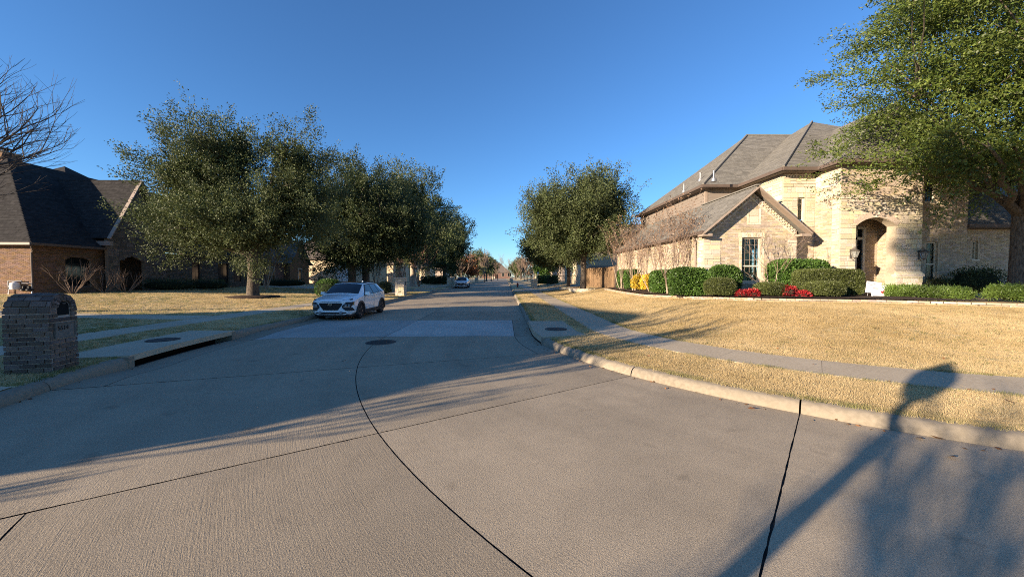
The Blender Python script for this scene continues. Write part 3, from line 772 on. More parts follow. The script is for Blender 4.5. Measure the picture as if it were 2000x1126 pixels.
# --- front gable wing
pf = front(WY); gab = [(xL+.004, .35), (xR-.004, .35), (xR-.004, 3.93), (11.36, 5.75), (xL+.004, 3.93)]
win = rect(10.97, 11.87, 1.56, 3.61)
gw = wall(H, pf, [gab, win])
panel = rect(11.29, 11.72, 4.30, 4.93); qL = rect(xL, xL+.78, .35, 3.5); qR = rect(xR-.42, xR, .35, 3.5)
surround = rect(10.83, 12.01, 1.42, 3.80)
inner = [(xL+.78, .35), (xR-.42, .35), (xR-.42, 3.5), (xR, 3.5), (xR, 3.93), (11.36, 5.75), (xL, 3.93), (xL, 3.5), (xL+.78, 3.5)]
bricks(gw, pf, [inner, surround, rect(11.19, 11.82, 4.2, 5.05)])
stones(gw, pf, [qL]); stones(gw, pf, [qR], ln=(.16, .42))
stones(gw, pf, [panel], ch=(.28, .33), ln=(.42, .43))
soldier(gw, pf, 11.19, 11.82, 4.95, 5.08); tile_mesh('panel_border', pf, [(11.19, 11.275, 4.2, 4.94), (11.735, 11.82, 4.2, 4.94), (11.28, 11.73, 4.2, 4.285)], (.02, .02), 'stone_cream_i', gw, kind='stuff')
soldier(gw, pf, 10.80, 12.04, 3.62, 3.83, 'stone_cream_i', 9); tile_mesh('window_border', pf, [(10.84, 10.96, v, v+.19) for v in np.arange(1.62, 3.6, .2)]+[(11.88, 12.0, v, v+.19) for v in np.arange(1.62, 3.6, .2)], (.015, .025), 'stone_cream_i', gw, kind='stuff')
trimbox(gw, pf, 10.80, 12.04, 1.46, 1.555, -.1, .05, 'stone_cream_i', 'stone_sill')
window(H, pf, 10.97, 11.87, 1.56, 3.61, 4, 6, rail=2.30, blind='blind', sill=False)
# corbelled dentils under the rakes
for sgn, x0 in ((1, xL), (-1, xR)):
    d = Vector((sgn*2.18, 0, 1.82)).normalized(); o = Vector((x0, WY, 3.93))
    U = d if sgn > 0 else -d; start = o if sgn > 0 else Vector((11.36, WY, 5.75))
    pr = Plane(start, U, U.cross(Vector((0, 1, 0))) * (-1 if U.cross(Vector((0, 1, 0))).z < 0 else 1))
    if pr.N.y > 0: pr.N = -pr.N
    L_ = Vector((2.18, 0, 1.82)).length
    rows = []
    for k, (v0, v1) in enumerate(((-.11, -.04), (-.20, -.13), (-.30, -.22))):
        n_ = int(L_/.16)
        rows += [(i*L_/n_+.01+(k % 2)*.08, i*L_/n_+.09+(k % 2)*.08, v0, v1) for i in range(n_)] if k < 2 else [(i*L_/12, (i+1)*L_/12-.01, v0, v1) for i in range(12)]
    tile_mesh('corbel_bricks', pr, rows, (.03, .05), 'stone_cream_i', gw, kind='stuff')
# --- side wall of the wing
pw = west(xL); sw_ = wall(H, pw, [rect(-30.2, -WY-.01, .35, 3.86)])
bricks(sw_, pw, [rect(-30.2, -WY-.45, .35, 3.86)], 'brick_tan'); stones(sw_, pw, [rect(-WY-.44, -WY-.03, .35, 3.5)], ln=(.18, .42), joined=True); bricks(sw_, pw, [rect(-WY-.44, -WY-.03, 3.5, 3.86)])
# right flank of the wing
pe = east(xR); ew = wall(H, pe, [rect(WY+.01, 17.75, .35, 3.9)]); bricks(ew, pe, [rect(WY+.02, 17.74, .35, 3.9)])
# --- wing roof
SH = 'shingle_tan'; ez = 3.87; rz = 5.90
roof(H, [(8.94, 30.4, ez), (8.94, 16.55, ez), (11.36, 16.55, rz), (11.36, 30.4, rz)], SH)
roof(H, [(13.78, 16.55, ez), (13.78, 21.2, ez), (11.36, 21.2, rz), (11.36, 16.55, rz)], SH)
MB().beam((11.36, 16.5, rz+.02), (11.36, 21.2, rz+.02), .22, .05).build('ridge_cap', SH, H)
for sgn, xe in ((1, 8.90), (-1, 13.82)):   # rake boards and boxed eave ends
    MB().beam((xe, 16.53, ez-.13), (11.36, 16.53, rz-.10), .05, .20, up=Vector((0, 1, 0))).build('rake_board', 'trim_taupe', H)
    MB().beam((xe+sgn*.02, 16.62, ez-.11), (11.36, 16.62, rz-.13), .30, .03, up=Vector((-sgn*.64, 0, .77))).build('rake_soffit', 'trim_taupe', H)
    MB().box((xe-.02 if sgn > 0 else xe-.42, 16.53, ez-.24), (xe+.42 if sgn > 0 else xe+.02, 16.98, ez-.13)).build('eave_return', 'trim_taupe', H)
fascia(H, (8.90, 16.56, ez), (8.90, 30.4, ez), 'trim_brown'); fascia(H, (13.82, 16.56, ez), (13.82, 17.7, ez), 'trim_brown')
MB().box((8.95, 16.98, ez-.16), (9.3, 30.4, ez-.13)).build('soffit', 'trim_brown', H)
MB().tube([(8.98, 17.6, ez-.2), (9.10, 17.6, ez-.45), (9.12, 17.6, .5)], .04, 8).build('downspout', 'trim_taupe', H, smooth=40)
# --- volume A (siding above the low roof)
pa = west(11.4); aw = wall(H, pa, [rect(-31, -21, 5.2, 6.85)], 'siding'); tile_objs('siding_board', pa, tiles([rect(-31, -21.12, 5.55, 6.83)], .175, (3.2, 3.8), .004), (.014, .018), 'siding', aw)
paf = front(21); af = wall(H, paf, [rect(11.4, 14.0, 5.2, 6.85)], 'siding'); tile_objs('siding_board', paf, tiles([rect(11.52, 14.0, 5.55, 6.83)], .175, (3.2, 3.8), .004), (.014, .018), 'siding', af)
MB().box((11.36, 20.96, 5.5), (11.50, 21.1, 6.83)).build('corner_board', 'trim_taupe', H)
e2 = 6.9; PA = Vector((16.8, 25.75, 11.6)); QA = Vector((22, 25.75, 11.6))
roof(H, [(10.97, 31, e2), (10.97, 20.5, e2), PA], SH); roof(H, [(10.97, 20.5, e2), (24.5, 20.5, e2), QA, PA], SH)
roof(H, [(26.5, 31, e2), (10.97, 31, e2), PA, QA], SH, ex=0)
fascia(H, (10.93, 20.46, e2), (10.93, 31, e2)); fascia(H, (10.93, 20.46, e2), (15, 20.46, e2))
MB().box((10.98, 20.5, e2-.16), (14, 31, e2-.12)).build('soffit', 'trim_brown', H)
MB().tube([(10.97, 20.5, e2+.03), PA+Vector((0, 0, .03)), QA+Vector((0, 0, .03))], .07, 6).build('ridge_cap', SH, H)
# --- volume B (limestone tower behind the wing)
pbl = west(13.4); bl = wall(H, pbl, [rect(-21, -17.75, 3.3, 6.82)], 'mortar_tan'); stones(bl, pbl, [rect(-21, -17.78, 3.6, 6.55)])
pb = front(17.74); wb = rect(14.15, 14.49, 4.22, 5.62)
bw = wall(H, pb, [rect(13.405, 14.975, .35, 6.82), wb]); stones(bw, pb, [rect(13.4, 14.97, 4.2, 6.55), rect(14.10, 14.54, 4.2, 5.86)]); bricks(bw, pb, [rect(13.4, 14.97, .35, 4.2)])
window(H, pb, 14.15, 14.49, 4.22, 5.62, 2, 5, sill=False, blind='blind')
soldier(bw, pb, 14.06, 14.58, 5.63, 5.84, 'stone_cream_i', 5)
for pl_, a, b in ((pbl, -21, -17.76), (pb, 13.42, 14.97)):       # dentil courses under the eave
    rows = [(u, u+.07, 6.58, 6.66) for u in np.arange(a, b-.07, .14)]+[(a, b, 6.67, 6.73)]
    tile_mesh('dentil_course', pl_, rows, (.035, .045), 'stone_cream_i', bw, kind='stuff')
PB = Vector((20.65, 24.87, 12.2))
roof(H, [(12.98, 32.5, e2), (12.98, 17.2, e2), PB], SH); roof(H, [(12.98, 17.2, e2), (28, 17.2, e2), PB], SH)
roof(H, [(28, 17.2, e2), (28, 32.5, e2), PB], SH, ex=0); roof(H, [(28, 32.5, e2), (12.98, 32.5, e2), PB], SH, ex=0)
fascia(H, (12.94, 17.16, e2), (12.94, 21.3, e2)); fascia(H, (12.94, 17.16, e2), (14.7, 17.16, e2))
MB().box((12.99, 17.2, e2-.165), (14.9, 21.3, e2-.125)).build('soffit', 'trim_brown', H)
MB().tube([(12.98, 17.2, e2+.03), PB+Vector((0, 0, .03))], .07, 6).build('ridge_cap', SH, H)
# --- entry block C
YC = 16.36; cx0, cx1 = 14.98, 18.72
pcs = west(cx0); cs = wall(H, pcs, [rect(-17.735, -YC-.423, .35, 6.82)])
bricks(cs, pcs, [rect(-17.72, -YC-.42, .35, 5.32)]); stones(cs, pcs, [rect(-YC-.41, -YC-.03, .35, 5.32)], ln=(.2, .4)); stones(cs, pcs, [rect(-17.72, -YC-.02, 5.92, 6.55)], joined=True)
fr_ = [(u, u+.06, 5.33, 5.41) for u in np.arange(-17.7, -YC-.08, .1)]+[(u, u+.06, 5.82, 5.90) for u in np.arange(-17.7, -YC-.08, .1)]
tile_mesh('frieze_bricks', pcs, fr_, (.03, .04), 'brick_tan', cs, kind='stuff')
for u in np.arange(-17.45, -YC-.15, .36):
    c = pcs.p(u, 5.615); mb = MB()
    for k in range(4):
        a = math.pi/2*k; b = a+math.pi/2
        for r0, r1 in ((.10, .15),):
            q = [c+pcs.U*math.cos(a)*r0+Z*math.sin(a)*r0, c+pcs.U*math.cos(a)*r1+Z*math.sin(a)*r1, c+pcs.U*math.cos(b)*r1+Z*math.sin(b)*r1, c+pcs.U*math.cos(b)*r0+Z*math.sin(b)*r0]
            mb.hexa([v-pcs.N*.002 for v in q]+[v+pcs.N*.035 for v in q])
    mb.build('diamond', 'stone_cream_i', cs)
pc = front(YC); ax0, ax1, asp, aap = 15.72, 17.55, 4.08, 4.44
def arch_pts(e=0, n=14):
    hw = (ax1-ax0)/2; s = aap-asp; r = (hw*hw+s*s)/(2*s); cz = aap-r; cxm = (ax0+ax1)/2; a0 = math.asin(hw/r)
    return [(cxm+(r+e)*math.sin(-a0+2*a0*i/n), cz+(r+e)*math.cos(-a0+2*a0*i/n)) for i in range(n+1)]
ap = arch_pts()
outline = [(cx0, .35), (ax0, .35)]+ap+[(ax1, .35), (cx1-.004, .35), (cx1-.004, 6.82), (cx0, 6.82)]
cw = wall(H, pc, [outline], thick=.42)
stones(cw, pc, [[(cx0, .35), (ax0-.02, .35), (ax0-.02, asp)]+arch_pts(.27)+[(ax1+.02, asp), (ax1+.02, .35), (cx1, .35), (cx1, 5.25), (cx0, 5.25)]])
bricks(cw, pc, [rect(cx0, cx1, 5.42, 6.6)]); tile_mesh('trim_course', pc, [(u, u+.07, 5.27, 5.34) for u in np.arange(cx0, cx1-.1, .1)]+[(cx0, cx1, 5.35, 5.41)], (.04, .05), 'stone_cream_i', cw, kind='stuff')
a_in, a_out = arch_pts(.01, 26), arch_pts(.25, 26)
for i in range(26):                                              # voussoirs, the middle ones taller as keystones
    e = .07 if i in (12, 13) else 0; q0, q1 = a_in[i], a_in[i+1]; q2, q3 = a_out[i+1], a_out[i]
    g = .006; mb = MB(); f = [(q0[0]+g, q0[1]), (q1[0]-g, q1[1]), (q2[0]-g, q2[1]+e), (q3[0]+g, q3[1]+e)]
    mb.hexa([pc.p(u, v, 0) for u, v in f]+[pc.p(u, v, .035+e*.4) for u, v in f]); mb.build('voussoir', 'brick_tan' if i not in (12, 13) else 'stone_cream_i', cw)
for x0, x1 in ((cx0-.05, ax0+.05), (ax1-.05, cx1+.07)):          # water-table ledges on the piers
    mb = MB(); mb.box((x0, YC-.12, 1.82), (x1, YC+.1, 1.90)); mb.box((x0+.04, YC-.08, 1.74), (x1-.04, YC+.1, 1.818)); mb.hexa([(x0, YC-.12, 1.902), (x1, YC-.12, 1.902), (x1, YC, 1.902), (x0, YC, 1.902), (x0+.05, YC-.03, 2.03), (x1-.05, YC-.03, 2.03), (x1-.05, YC, 2.03), (x0+.05, YC, 2.03)])
    mb.build('ledge', 'stone_cream_i', cw)
    stones(cw, Plane((0, YC-.06, 0), (1, 0, 0), Z), [rect(x0+.05, x1-.05, .4, 1.73)], joined=True)
# porch interior
pbk = front(18.02); bk = wall(H, pbk, [rect(cx0+.05, 18.45, .35, 4.7)]); bricks(bk, pbk, [[(17.72, .35), (18.42, .35), (18.42, 4.68), (cx0+.1, 4.68), (cx0+.1, 4.25), (17.72, 4.25)]])
pri = west(18.42); ri = wall(H, pri, [rect(-18.02, -YC-.42, .35, 4.7)]); bricks(ri, pri, [rect(-18.0, -YC-.43, .35, 4.68)])
ple = east(15.1); le = wall(H, ple, [rect(YC+.43, 18.01, .35, 4.65)], thick=.05); bricks(le, ple, [rect(YC+.43, 18.0, .35, 4.68)])
MB().box((cx0+.06, YC+.425, 4.66), (18.5, 18.1, 4.72)).build('porch_ceiling', 'trim_taupe', H); MB().box((15.1, YC-.2, .3), (18.42, 18.0, .86)).build('porch_floor', 'brick_tan', H)
dr_ = trimbox(H, pbk, 16.15, 17.2, .87, 3.6, .0, .06, 'door_wood', 'front_door')
for u0, u1, v0, v1 in ((16.25, 16.62, 1.0, 1.9), (16.73, 17.1, 1.0, 1.9), (16.25, 16.62, 2.1, 3.4), (16.73, 17.1, 2.1, 3.4)): trimbox(dr_, pbk, u0, u1, v0, v1, .058, .085, 'door_wood', 'door_panel')
MB().tube([pbk.p(17.1, 1.95, .09), pbk.p(17.1, 1.95, .12), pbk.p(17.1, 1.8, .12)], .015, 6).build('handle', 'black_metal', dr_)
fm = MB()
for a, b, c, d in ((16.02, 16.14, .87, 4.24), (17.21, 17.30, .87, 4.24), (17.60, 17.71, .87, 4.24), (16.15, 17.6, 3.62, 3.74), (16.15, 17.6, 4.14, 4.24)):
    fm.hexa([pbk.p(a, c, .0), pbk.p(b, c, .0), pbk.p(b, d, .0), pbk.p(a, d, .0), pbk.p(a, c, .09), pbk.p(b, c, .09), pbk.p(b, d, .09), pbk.p(a, d, .09)])
fm.build('door_frame', 'white_trim', H)
trimbox(H, pbk, 17.305, 17.595, 1.0, 3.6, .01, .03, 'window_dark', 'sidelight'); trimbox(H, pbk, 16.16, 17.59, 3.75, 4.13, .01, .03, 'window_dark', 'transom')
trimbox(H, pri, -17.2, -17.12, 2.0, 2.12, .015, .05, 'black_metal', 'doorbell')
# entry roof
roof(H, [(14.62, 24.6, e2), (14.62, 15.95, e2), (20.65, 19.5, 11.0), (20.65, 24.6, 11.0)], SH)
roof(H, [(14.62, 15.95, e2), (23.4, 15.95, e2), (20.65, 19.5, 11.0)], SH); roof(H, [(23.4, 15.95, e2), (23.4, 24.6, e2), (20.65, 24.6, 11.0), (20.65, 19.5, 11.0)], SH, ex=0)
fascia(H, (14.58, 15.91, e2), (14.58, 17.7, e2)); fascia(H, (14.58, 15.91, e2), (23.4, 15.91, e2)); MB().box((14.63, 15.95, e2-.165), (23.3, 18.1, e2-.125)).build('soffit', 'trim_brown', H)
# --- D and E, in the shade of the tree
pd = front(17.3); wd1 = rect(20.05, 20.62, 1.55, 3.45); wd2 = rect(19.9, 20.45, 5.35, 6.5)
dw = wall(H, pd, [rect(cx1-.1, 21.995, .35, 6.82), wd1, wd2]); bricks(dw, pd, [rect(cx1+.02, 22.0, .35, 6.6), rect(19.95, 20.72, 1.5, 3.62), wd2]); soldier(dw, pd, 19.95, 20.72, 3.46, 3.66)
window(H, pd, 20.05, 20.62, 1.55, 3.45, 3, 6, rail=2.4, blind='blind'); window(H, pd, 19.9, 20.45, 5.35, 6.5, 2, 3)
pce = east(cx1); ce = wall(H, pce, [rect(YC+.02, 17.3, .35, 6.8)]); bricks(ce, pce, [rect(YC+.03, 17.29, .35, 6.6)])
pde = east(22.0); de = wall(H, pde, [rect(17.32, 24, .35, 6.8)]); bricks(de, pde, [rect(17.33, 20, 3.5, 6.7)])
pE = front(17.8); wE = rect(22.95, 23.22, 2.65, 3.55); eW = wall(H, pE, [rect(22.0, 31, .35, 4.25), wE]); bricks(eW, pE, [rect(22.02, 31, .35, 4.2), rect(22.85, 23.32, 2.55, 3.7)])
window(H, pE, 22.95, 23.22, 2.65, 3.55, 1, 3); soldier(eW, pE, 22.85, 23.32, 3.56, 3.72)
roof(H, [(22.05, 17.35, 4.3), (31.5, 17.35, 4.3), (31.5, 23.5, 8.6), (22.05, 23.5, 8.6)], SH); fascia(H, (22.05, 17.31, 4.3), (31.5, 17.31, 4.3)); MB().box((22.05, 17.36, 4.12), (31.5, 17.9, 4.16)).build('soffit', 'trim_brown', H)
# roof vent pipes on the left slope of A
nA = (Vector((10.97, 31, e2))-Vector((10.97, 20.5, e2))).cross(PA-Vector((10.97, 20.5, e2))).normalized()
for px, py in ((1336, 374), (1367.6, 352), (1394, 351)):
    d = ray(px, py); t = (Vector((10.97, 20.5, e2))-cam.location).dot(nA)/d.dot(nA); p = cam.location+d*t
    MB().lathe((p.x, p.y, p.z-.1), [(.14, 0), (.13, .16), (.045, .2), (.045, .52), (.07, .53), (.07, .56)], 10).build('vent_pipe', 'grey_metal', H, smooth=40)
# wall lanterns
def lantern(px, py, name_label):
    c = at_y(px, py, YC-.26); L_ = empty('wall_lantern', (c.x, YC, c.z), label=name_label, cat='lantern', group='wall lanterns at the arched entry')
    MB().box((c.x-.06, YC-.035-.02, c.z-.28), (c.x+.06, YC-.036+.03, c.z+.22)).build('wall_plate', 'pewter', L_)
    MB().tube([(c.x, YC-.05, c.z-.26), (c.x, YC-.16, c.z-.36), (c.x, YC-.27, c.z-.33), (c.x, YC-.26, c.z-.24)], .018, 6).tube([(c.x, YC-.05, c.z+.16), (c.x, YC-.15, c.z+.30), (c.x, YC-.26, c.z+.33)], .016, 6).build('scroll_bracket', 'pewter', L_, smooth=50)
    MB().lathe((c.x, YC-.26, c.z), [(.09, -.22), (.175, .10)], 6).build('glass_body', 'lantern_glass', L_)
    mb = MB()
    for k in range(6):
        a = k*math.pi/3; mb.tube([(c.x+.092*math.cos(a), YC-.26+.092*math.sin(a), c.z-.22), (c.x+.178*math.cos(a), YC-.26+.178*math.sin(a), c.z+.10)], .011, 4)
    mb.lathe((c.x, YC-.26, c.z), [(.02, -.30), (.05, -.26), (.10, -.235), (.10, -.215)], 6); mb.build('cage', 'pewter', L_)
    MB().lathe((c.x, YC-.26, c.z), [(.20, .10), (.205, .12), (.12, .19), (.06, .23), (.05, .26), (.02, .28), (.025, .31), (.005, .35)], 12).build('cap', 'pewter', L_, smooth=40); L_.scale = (.82, .9, .82)
lantern(1671, 494, 'pewter wall lantern on the left pier of the arched entry'); lantern(1806, 496, 'pewter wall lantern on the right pier of the arched entry')

# ================================================================== planting bed of the right house: edging wall of brick, mulch
EDGE = [(1197, 573), (1260, 579), (1330, 582.5), (1400, 585), (1480, 587.5), (1560, 589), (1640, 590), (1700, 591), (1760, 592.5), (1830, 595), (1910, 597.5), (1998, 600)]
EZ = []
for px, py in EDGE:
    p = on_ground(px, py); EZ.append(Vector((p.x, p.y, 0)))
EZ[0] = Vector((8.0, 29.5, 0)); 
def poly_y(x):   # y of the edging at x (front part), for the grass keep-out
    xs_ = [p.x for p in EZ]; ys_ = [p.y for p in EZ]; o = np.argsort(xs_); return np.interp(x, np.array(xs_)[o], np.array(ys_)[o], left=999, right=ys_[o[-1]])
BED.append(lambda x, y: (y > poly_y(x)) & (x > EZ[0].x) & (x < 34))
bd = MB(); top = [Vector((p.x, p.y, ground_z(p.x, p.y)+.06)) for p in EZ]
for p in EZ: bd.v.append((p.x+.05, p.y+.08, ground_z(p.x, p.y)+.15))
n_ = len(EZ)
for p in EZ:
    q = Vector((max(p.x, 9.3)+.3, max(p.y, 17.9)+.2, 0)); bd.v.append((q.x, max(q.y, p.y+.3) if p.x < 9 else 19, ground_z(q.x, q.y)+.15))
for i in range(n_-1): bd.f.append((i, i+1, n_+i+1, n_+i))
bd.build('planting_bed', 'mulch', kind='structure')
ed = empty('brick_edging', tuple(top[4]), label='low curved tan brick edging wall along the planting bed', cat='edging')
path = []
for a, b in zip(EZ, EZ[1:]):
    m_ = max(1, int((b-a).length/.225))
    path += [a.lerp(b, i/m_) for i in range(m_)]
path.append(EZ[-1]); cnt = 0
brk = unit_box('brick_tan_o'); inv = wmat(ed).inverted()
for i in range(min(len(path)-1, 97)):
    for c_ in range(2):
        a, b = path[i], path[i+1]
        if c_ % 2: a, b = a.lerp(b, .5), (b.lerp(path[i+2], .5) if i+2 < len(path) else b)
        d = (b-a); l = d.length
        if l < .05: continue
        d.normalize(); nn = d.cross(Z); mid = (a+b)/2
        o = bpy.data.objects.new('brick', brk); COL.objects.link(o); o.parent = ed
        m_ = Matrix((d*(l-.012), nn.cross(d)*.062, nn*.10)).transposed().to_4x4(); m_.translation = Vector((mid.x, mid.y, ground_z(mid.x, mid.y)+.01+c_*.072))
        o.matrix_basis = inv @ m_

# ================================================================== LEFT HOUSE (dark roof, faces the street)
G = empty('brick_ranch_house', (-33, 30, .6), label='red brown brick house with dark grey steep roof and chimney on the left', cat='house')
hx = -29.98; BR = dict(mat='brick_red'); MR = 'mortar_red'; DK = 'shingle_dark'
p1_ = front(24.0); lw = wall(G, p1_, [rect(-43, hx-.004, .4, 3.8)], MR); bricks(lw, p1_, [rect(-42, hx, .4, 3.8)], 'brick_red', .08, .24)
p2_ = east(hx); aw0 = at_x(127, 500, hx).y; aw1 = at_x(176, 500, hx).y
hole = [(aw0, 1.1), (aw1, 1.1), (aw1, 2.95), ((aw0+aw1)/2+.4, 3.15), ((aw0+aw1)/2-.4, 3.15), (aw0, 2.95)]
rw = wall(G, p2_, [rect(24.01, 28.2, .4, 3.8), hole], MR); bricks(rw, p2_, [rect(24.02, 28.2, .4, 3.8), hole], 'brick_red', .08, .24)
window(G, p2_, aw0-.05, aw1+.05, 1.1, 3.2, 3, 4, mat='trim_brown', glass='window_dark')
zr, Yr, Xr = 10.45, 28.0, -36.45; ea = 3.92
roof(G, [(-43.5, 23.55, ea), (-29.45, 23.55, ea), (Xr, Yr, zr)], DK); roof(G, [(-29.45, 23.55, ea), (-29.45, 47, ea), (Xr, 42.5, zr), (Xr, Yr, zr)], DK)
roof(G, [(-43.5, 47, ea), (-43.5, 23.55, ea), (Xr, Yr, zr), (Xr, 42.5, zr)], DK, ex=0)
fascia(G, (-43.5, 23.51, ea), (-29.41, 23.51, ea), 'trim_taupe'); fascia(G, (-29.41, 23.51, ea), (-29.41, 28, ea), 'trim_brown'); MB().box((-43.4, 23.6, ea-.17), (-29.46, 24.1, ea-.13)).build('soffit', 'trim_brown', G); MB().box((-30.1, 24.1, ea-.17), (-29.46, 46, ea-.13)).build('soffit', 'trim_brown', G)
MB().tube([(-29.52, 23.62, ea-.2), (-29.75, 23.9, ea-.5), (-29.9, 23.93, ea-.6), (-29.9, 23.93, .6)], .05, 8).build('downspout', 'trim_brown', G, smooth=40)
# hip roof of the rear block showing above the ridge
A_ = Vector((-41.6, 36, 12.2))
roof(G, [(-32, 28, 5.5), (-32, 44, 5.5), A_], DK, ex=0); roof(G, [(-50, 28, 5.5), (-32, 28, 5.5), A_], DK, ex=0)
# chimney
ch = MB().box((-40.9, 30, 6), (-39.4, 31.2, 11.55)).build('chimney', MR, G)
for pl_, lp in ((front(30), rect(-40.9, -39.4, 9, 11.5)), (east(-39.4), rect(30.01, 31.2, 9, 11.5))): bricks(ch, pl_, [lp], 'brick_red', .08, .24)
MB().box((-41.0, 29.9, 11.553), (-39.3, 31.3, 11.66)).build('chimney_crown', MR, ch); MB().lathe((-39.8, 30.5, 11.66), [(.16, 0), (.16, .22), (.42, .26), (.42, .30), (.05, .36)], 16).build('chimney_cap', 'black_metal', ch, smooth=40)
# steep entry gable
gx, gy0, gyp, gy1, gze, gzp = -28.95, 27.62, 30.15, 32.7, 4.62, 9.45
roof(G, [(-37.5, gy0, gze), (gx, gy0, gze), (gx, gyp, gzp), (-37.5, gyp, gzp)], DK); roof(G, [(gx, gy1, gze), (-37.5, gy1, gze), (-37.5, gyp, gzp), (gx, gyp, gzp)], DK, ex=0)
pg = east(-29.3); gl_ = [(gy0+.25, .4), (gy1-.25, .4), (gy1-.25, gze+.3), (gyp, gzp-.25), (gy0+.25, gze+.3)]; op = [(28.65, .5), (30.6, .5), (30.6, 3.0), (29.62, 3.45), (28.65, 3.0)]
gw_ = wall(G, pg, [gl_, op], MR); stones(gw_, pg, [gl_, op], 'stone_dark', True)
for ye in (gy0-.02, gy1+.02): MB().beam((gx+.03, ye, gze-.05), (gx+.03, gyp, gzp-.05), .06, .26, up=Vector((1, 0, 0))).build('rake_board', 'trim_taupe', G)
MB().box((-30.4, 27.65, gze-.55), (gx+.02, 27.9, gze-.22)).build('eave_return', 'trim_taupe', G)
MB().box((-31.7, 26.5, .3), (-31.5, 34, 5.5)).build('porch_back', 'stone_dark', G); trimbox(G, east(-31.5), 29.2, 30.2, .75, 3.1, .003, .05, 'door_wood', 'front_door')
# rest of the street front, mostly behind the tree
p3_ = east(-29.75); holes = [rect(at_x(a, 500, -29.75).y, at_x(b, 500, -29.75).y, z0, 3.25) for a, b, z0 in ((374, 392, 1.2), (425, 447, .6), (455, 472, 1.2))]
fwl = wall(G, p3_, [rect(32.5, 45.5, .4, 3.85)]+holes, MR); stones(fwl, p3_, [rect(32.5, 45.5, .4, 3.8)]+holes, 'stone_dark', True)
for h_ in holes: window(G, p3_, h_[0][0], h_[1][0], h_[0][1], h_[2][1], 2, 4, mat='trim_brown', glass='window_dark')
MB().box((-42, 45.2, .4), (-29.8, 45.5, 3.85)).build('side_wall', 'brick_red', G)

# ================================================================== simpler neighbours
def neighbour(name, label, x0, x1, y0, y1, eave, ridge, wallm, roofm, axis='y', face='e', wins=(), doors=(), hip=2.0, base=.3, gables=()):
    o = empty(name, ((x0+x1)/2, (y0+y1)/2, base), label=label, cat='house')
    MB().box((x0, y0, base), (x1, y1, eave)).build('wall', wallm, o)
    e = .45; a, b, c, d = x0-e, x1+e, y0-e, y1+e
    if axis == 'y':
        m_ = (a+b)/2; P, Q = (m_, c+hip, ridge), (m_, d-hip, ridge)
        F_ = [[(a, d, eave), (a, c, eave), P, Q], [(b, c, eave), (b, d, eave), Q, P], [(a, c, eave), (b, c, eave), P], [(b, d, eave), (a, d, eave), Q]]
    else:
        m_ = (c+d)/2; P, Q = (a+hip, m_, ridge), (b-hip, m_, ridge)
        F_ = [[(a, c, eave), (b, c, eave), Q, P], [(b, d, eave), (a, d, eave), P, Q], [(a, d, eave), (a, c, eave), P], [(b, c, eave), (b, d, eave), Q]]
    for f in F_: roof(o, f, roofm, ex=0)
    MB().box((a, c, eave-.2), (b, d, eave-.02)).build('eave_board', 'trim_brown', o)
    pls = {'e': east(x1), 's': front(y0), 'w': west(x0)}
    for f, u0, u1, v0, v1 in wins:
        pl = pls[f]; wo_ = MB(); 
        for q in ((u0, u1, v0, v1),):
            wo_.hexa([pl.p(u0-.08, v0-.08, .003), pl.p(u1+.08, v0-.08, .003), pl.p(u1+.08, v1+.08, .003), pl.p(u0-.08, v1+.08, .003), pl.p(u0-.08, v0-.08, .05), pl.p(u1+.08, v0-.08, .05), pl.p(u1+.08, v1+.08, .05), pl.p(u0-.08, v1+.08, .05)])
        w0 = wo_.build('window', 'white_trim', o); trimbox(w0, pl, u0, u1, v0, v1, .045, .06, 'window_dark', 'pane'); trimbox(w0, pl, (u0+u1)/2-.03, (u0+u1)/2+.03, v0, v1, .058, .075, 'white_trim', 'mullion')
    for f, u0, u1, v0, v1, mt in doors:
        pl = pls[f]; d0 = trimbox(o, pl, u0, u1, v0, v1, .003, .06, mt, 'garage_door' if u1-u0 > 1.6 else 'door')
        if u1-u0 > 1.6:
            for k in range(4): trimbox(d0, pl, u0+.1, u1-.1, v0+(v1-v0)*k/4+.06, v0+(v1-v0)*(k+1)/4-.04, .055, .075, mt, 'door_panel')
    for gy, hw, pk, out in gables:           # street-facing gables on the east side
        pl = east(x1+out); lp = [(gy-hw, base), (gy+hw, base), (gy+hw, eave), (gy, pk), (gy-hw, eave)]
        flat('gable_wall', pl, [lp], wallm, o, 0, out+.2)
        roof(o, [(x1-3, gy-hw-.3, eave-.1), (x1+out+.35, gy-hw-.3, eave-.1), (x1+out+.35, gy, pk+.18), (x1-3, gy, pk+.18)], roofm, ex=0); roof(o, [(x1+out+.35, gy+hw+.3, eave-.1), (x1-3, gy+hw+.3, eave-.1), (x1-3, gy, pk+.18), (x1+out+.35, gy, pk+.18)], roofm, ex=0)
        w0 = trimbox(o, pl, gy-.5, gy+.5, 1.2, 3.0, .003, .05, 'white_trim', 'window'); trimbox(w0, pl, gy-.42, gy+.42, 1.28, 2.92, .045, .06, 'window_dark', 'pane')
    return o
neighbour('brick_house', 'shaded brown brick house with arched gable window behind the crape myrtle', -42, -30.5, 47.5, 58, 3.7, 9.0, 'brick_red', 'roof_far', wins=(('e', 48.2, 49.4, 1.2, 3),), gables=((54, 2.4, 6.8, .8),))
neighbour('stucco_house', 'sunlit cream house with garage seen between tree trunks behind the white car', -37, -24.2, 64, 76, 4.9, 9.4, 'stucco', 'roof_far', wins=(('s', -29.7, -29.1, 2.6, 3.2),), doors=(('s', -29.0, -26.4, .6, 3.0, 'white_paint'),), axis='x')
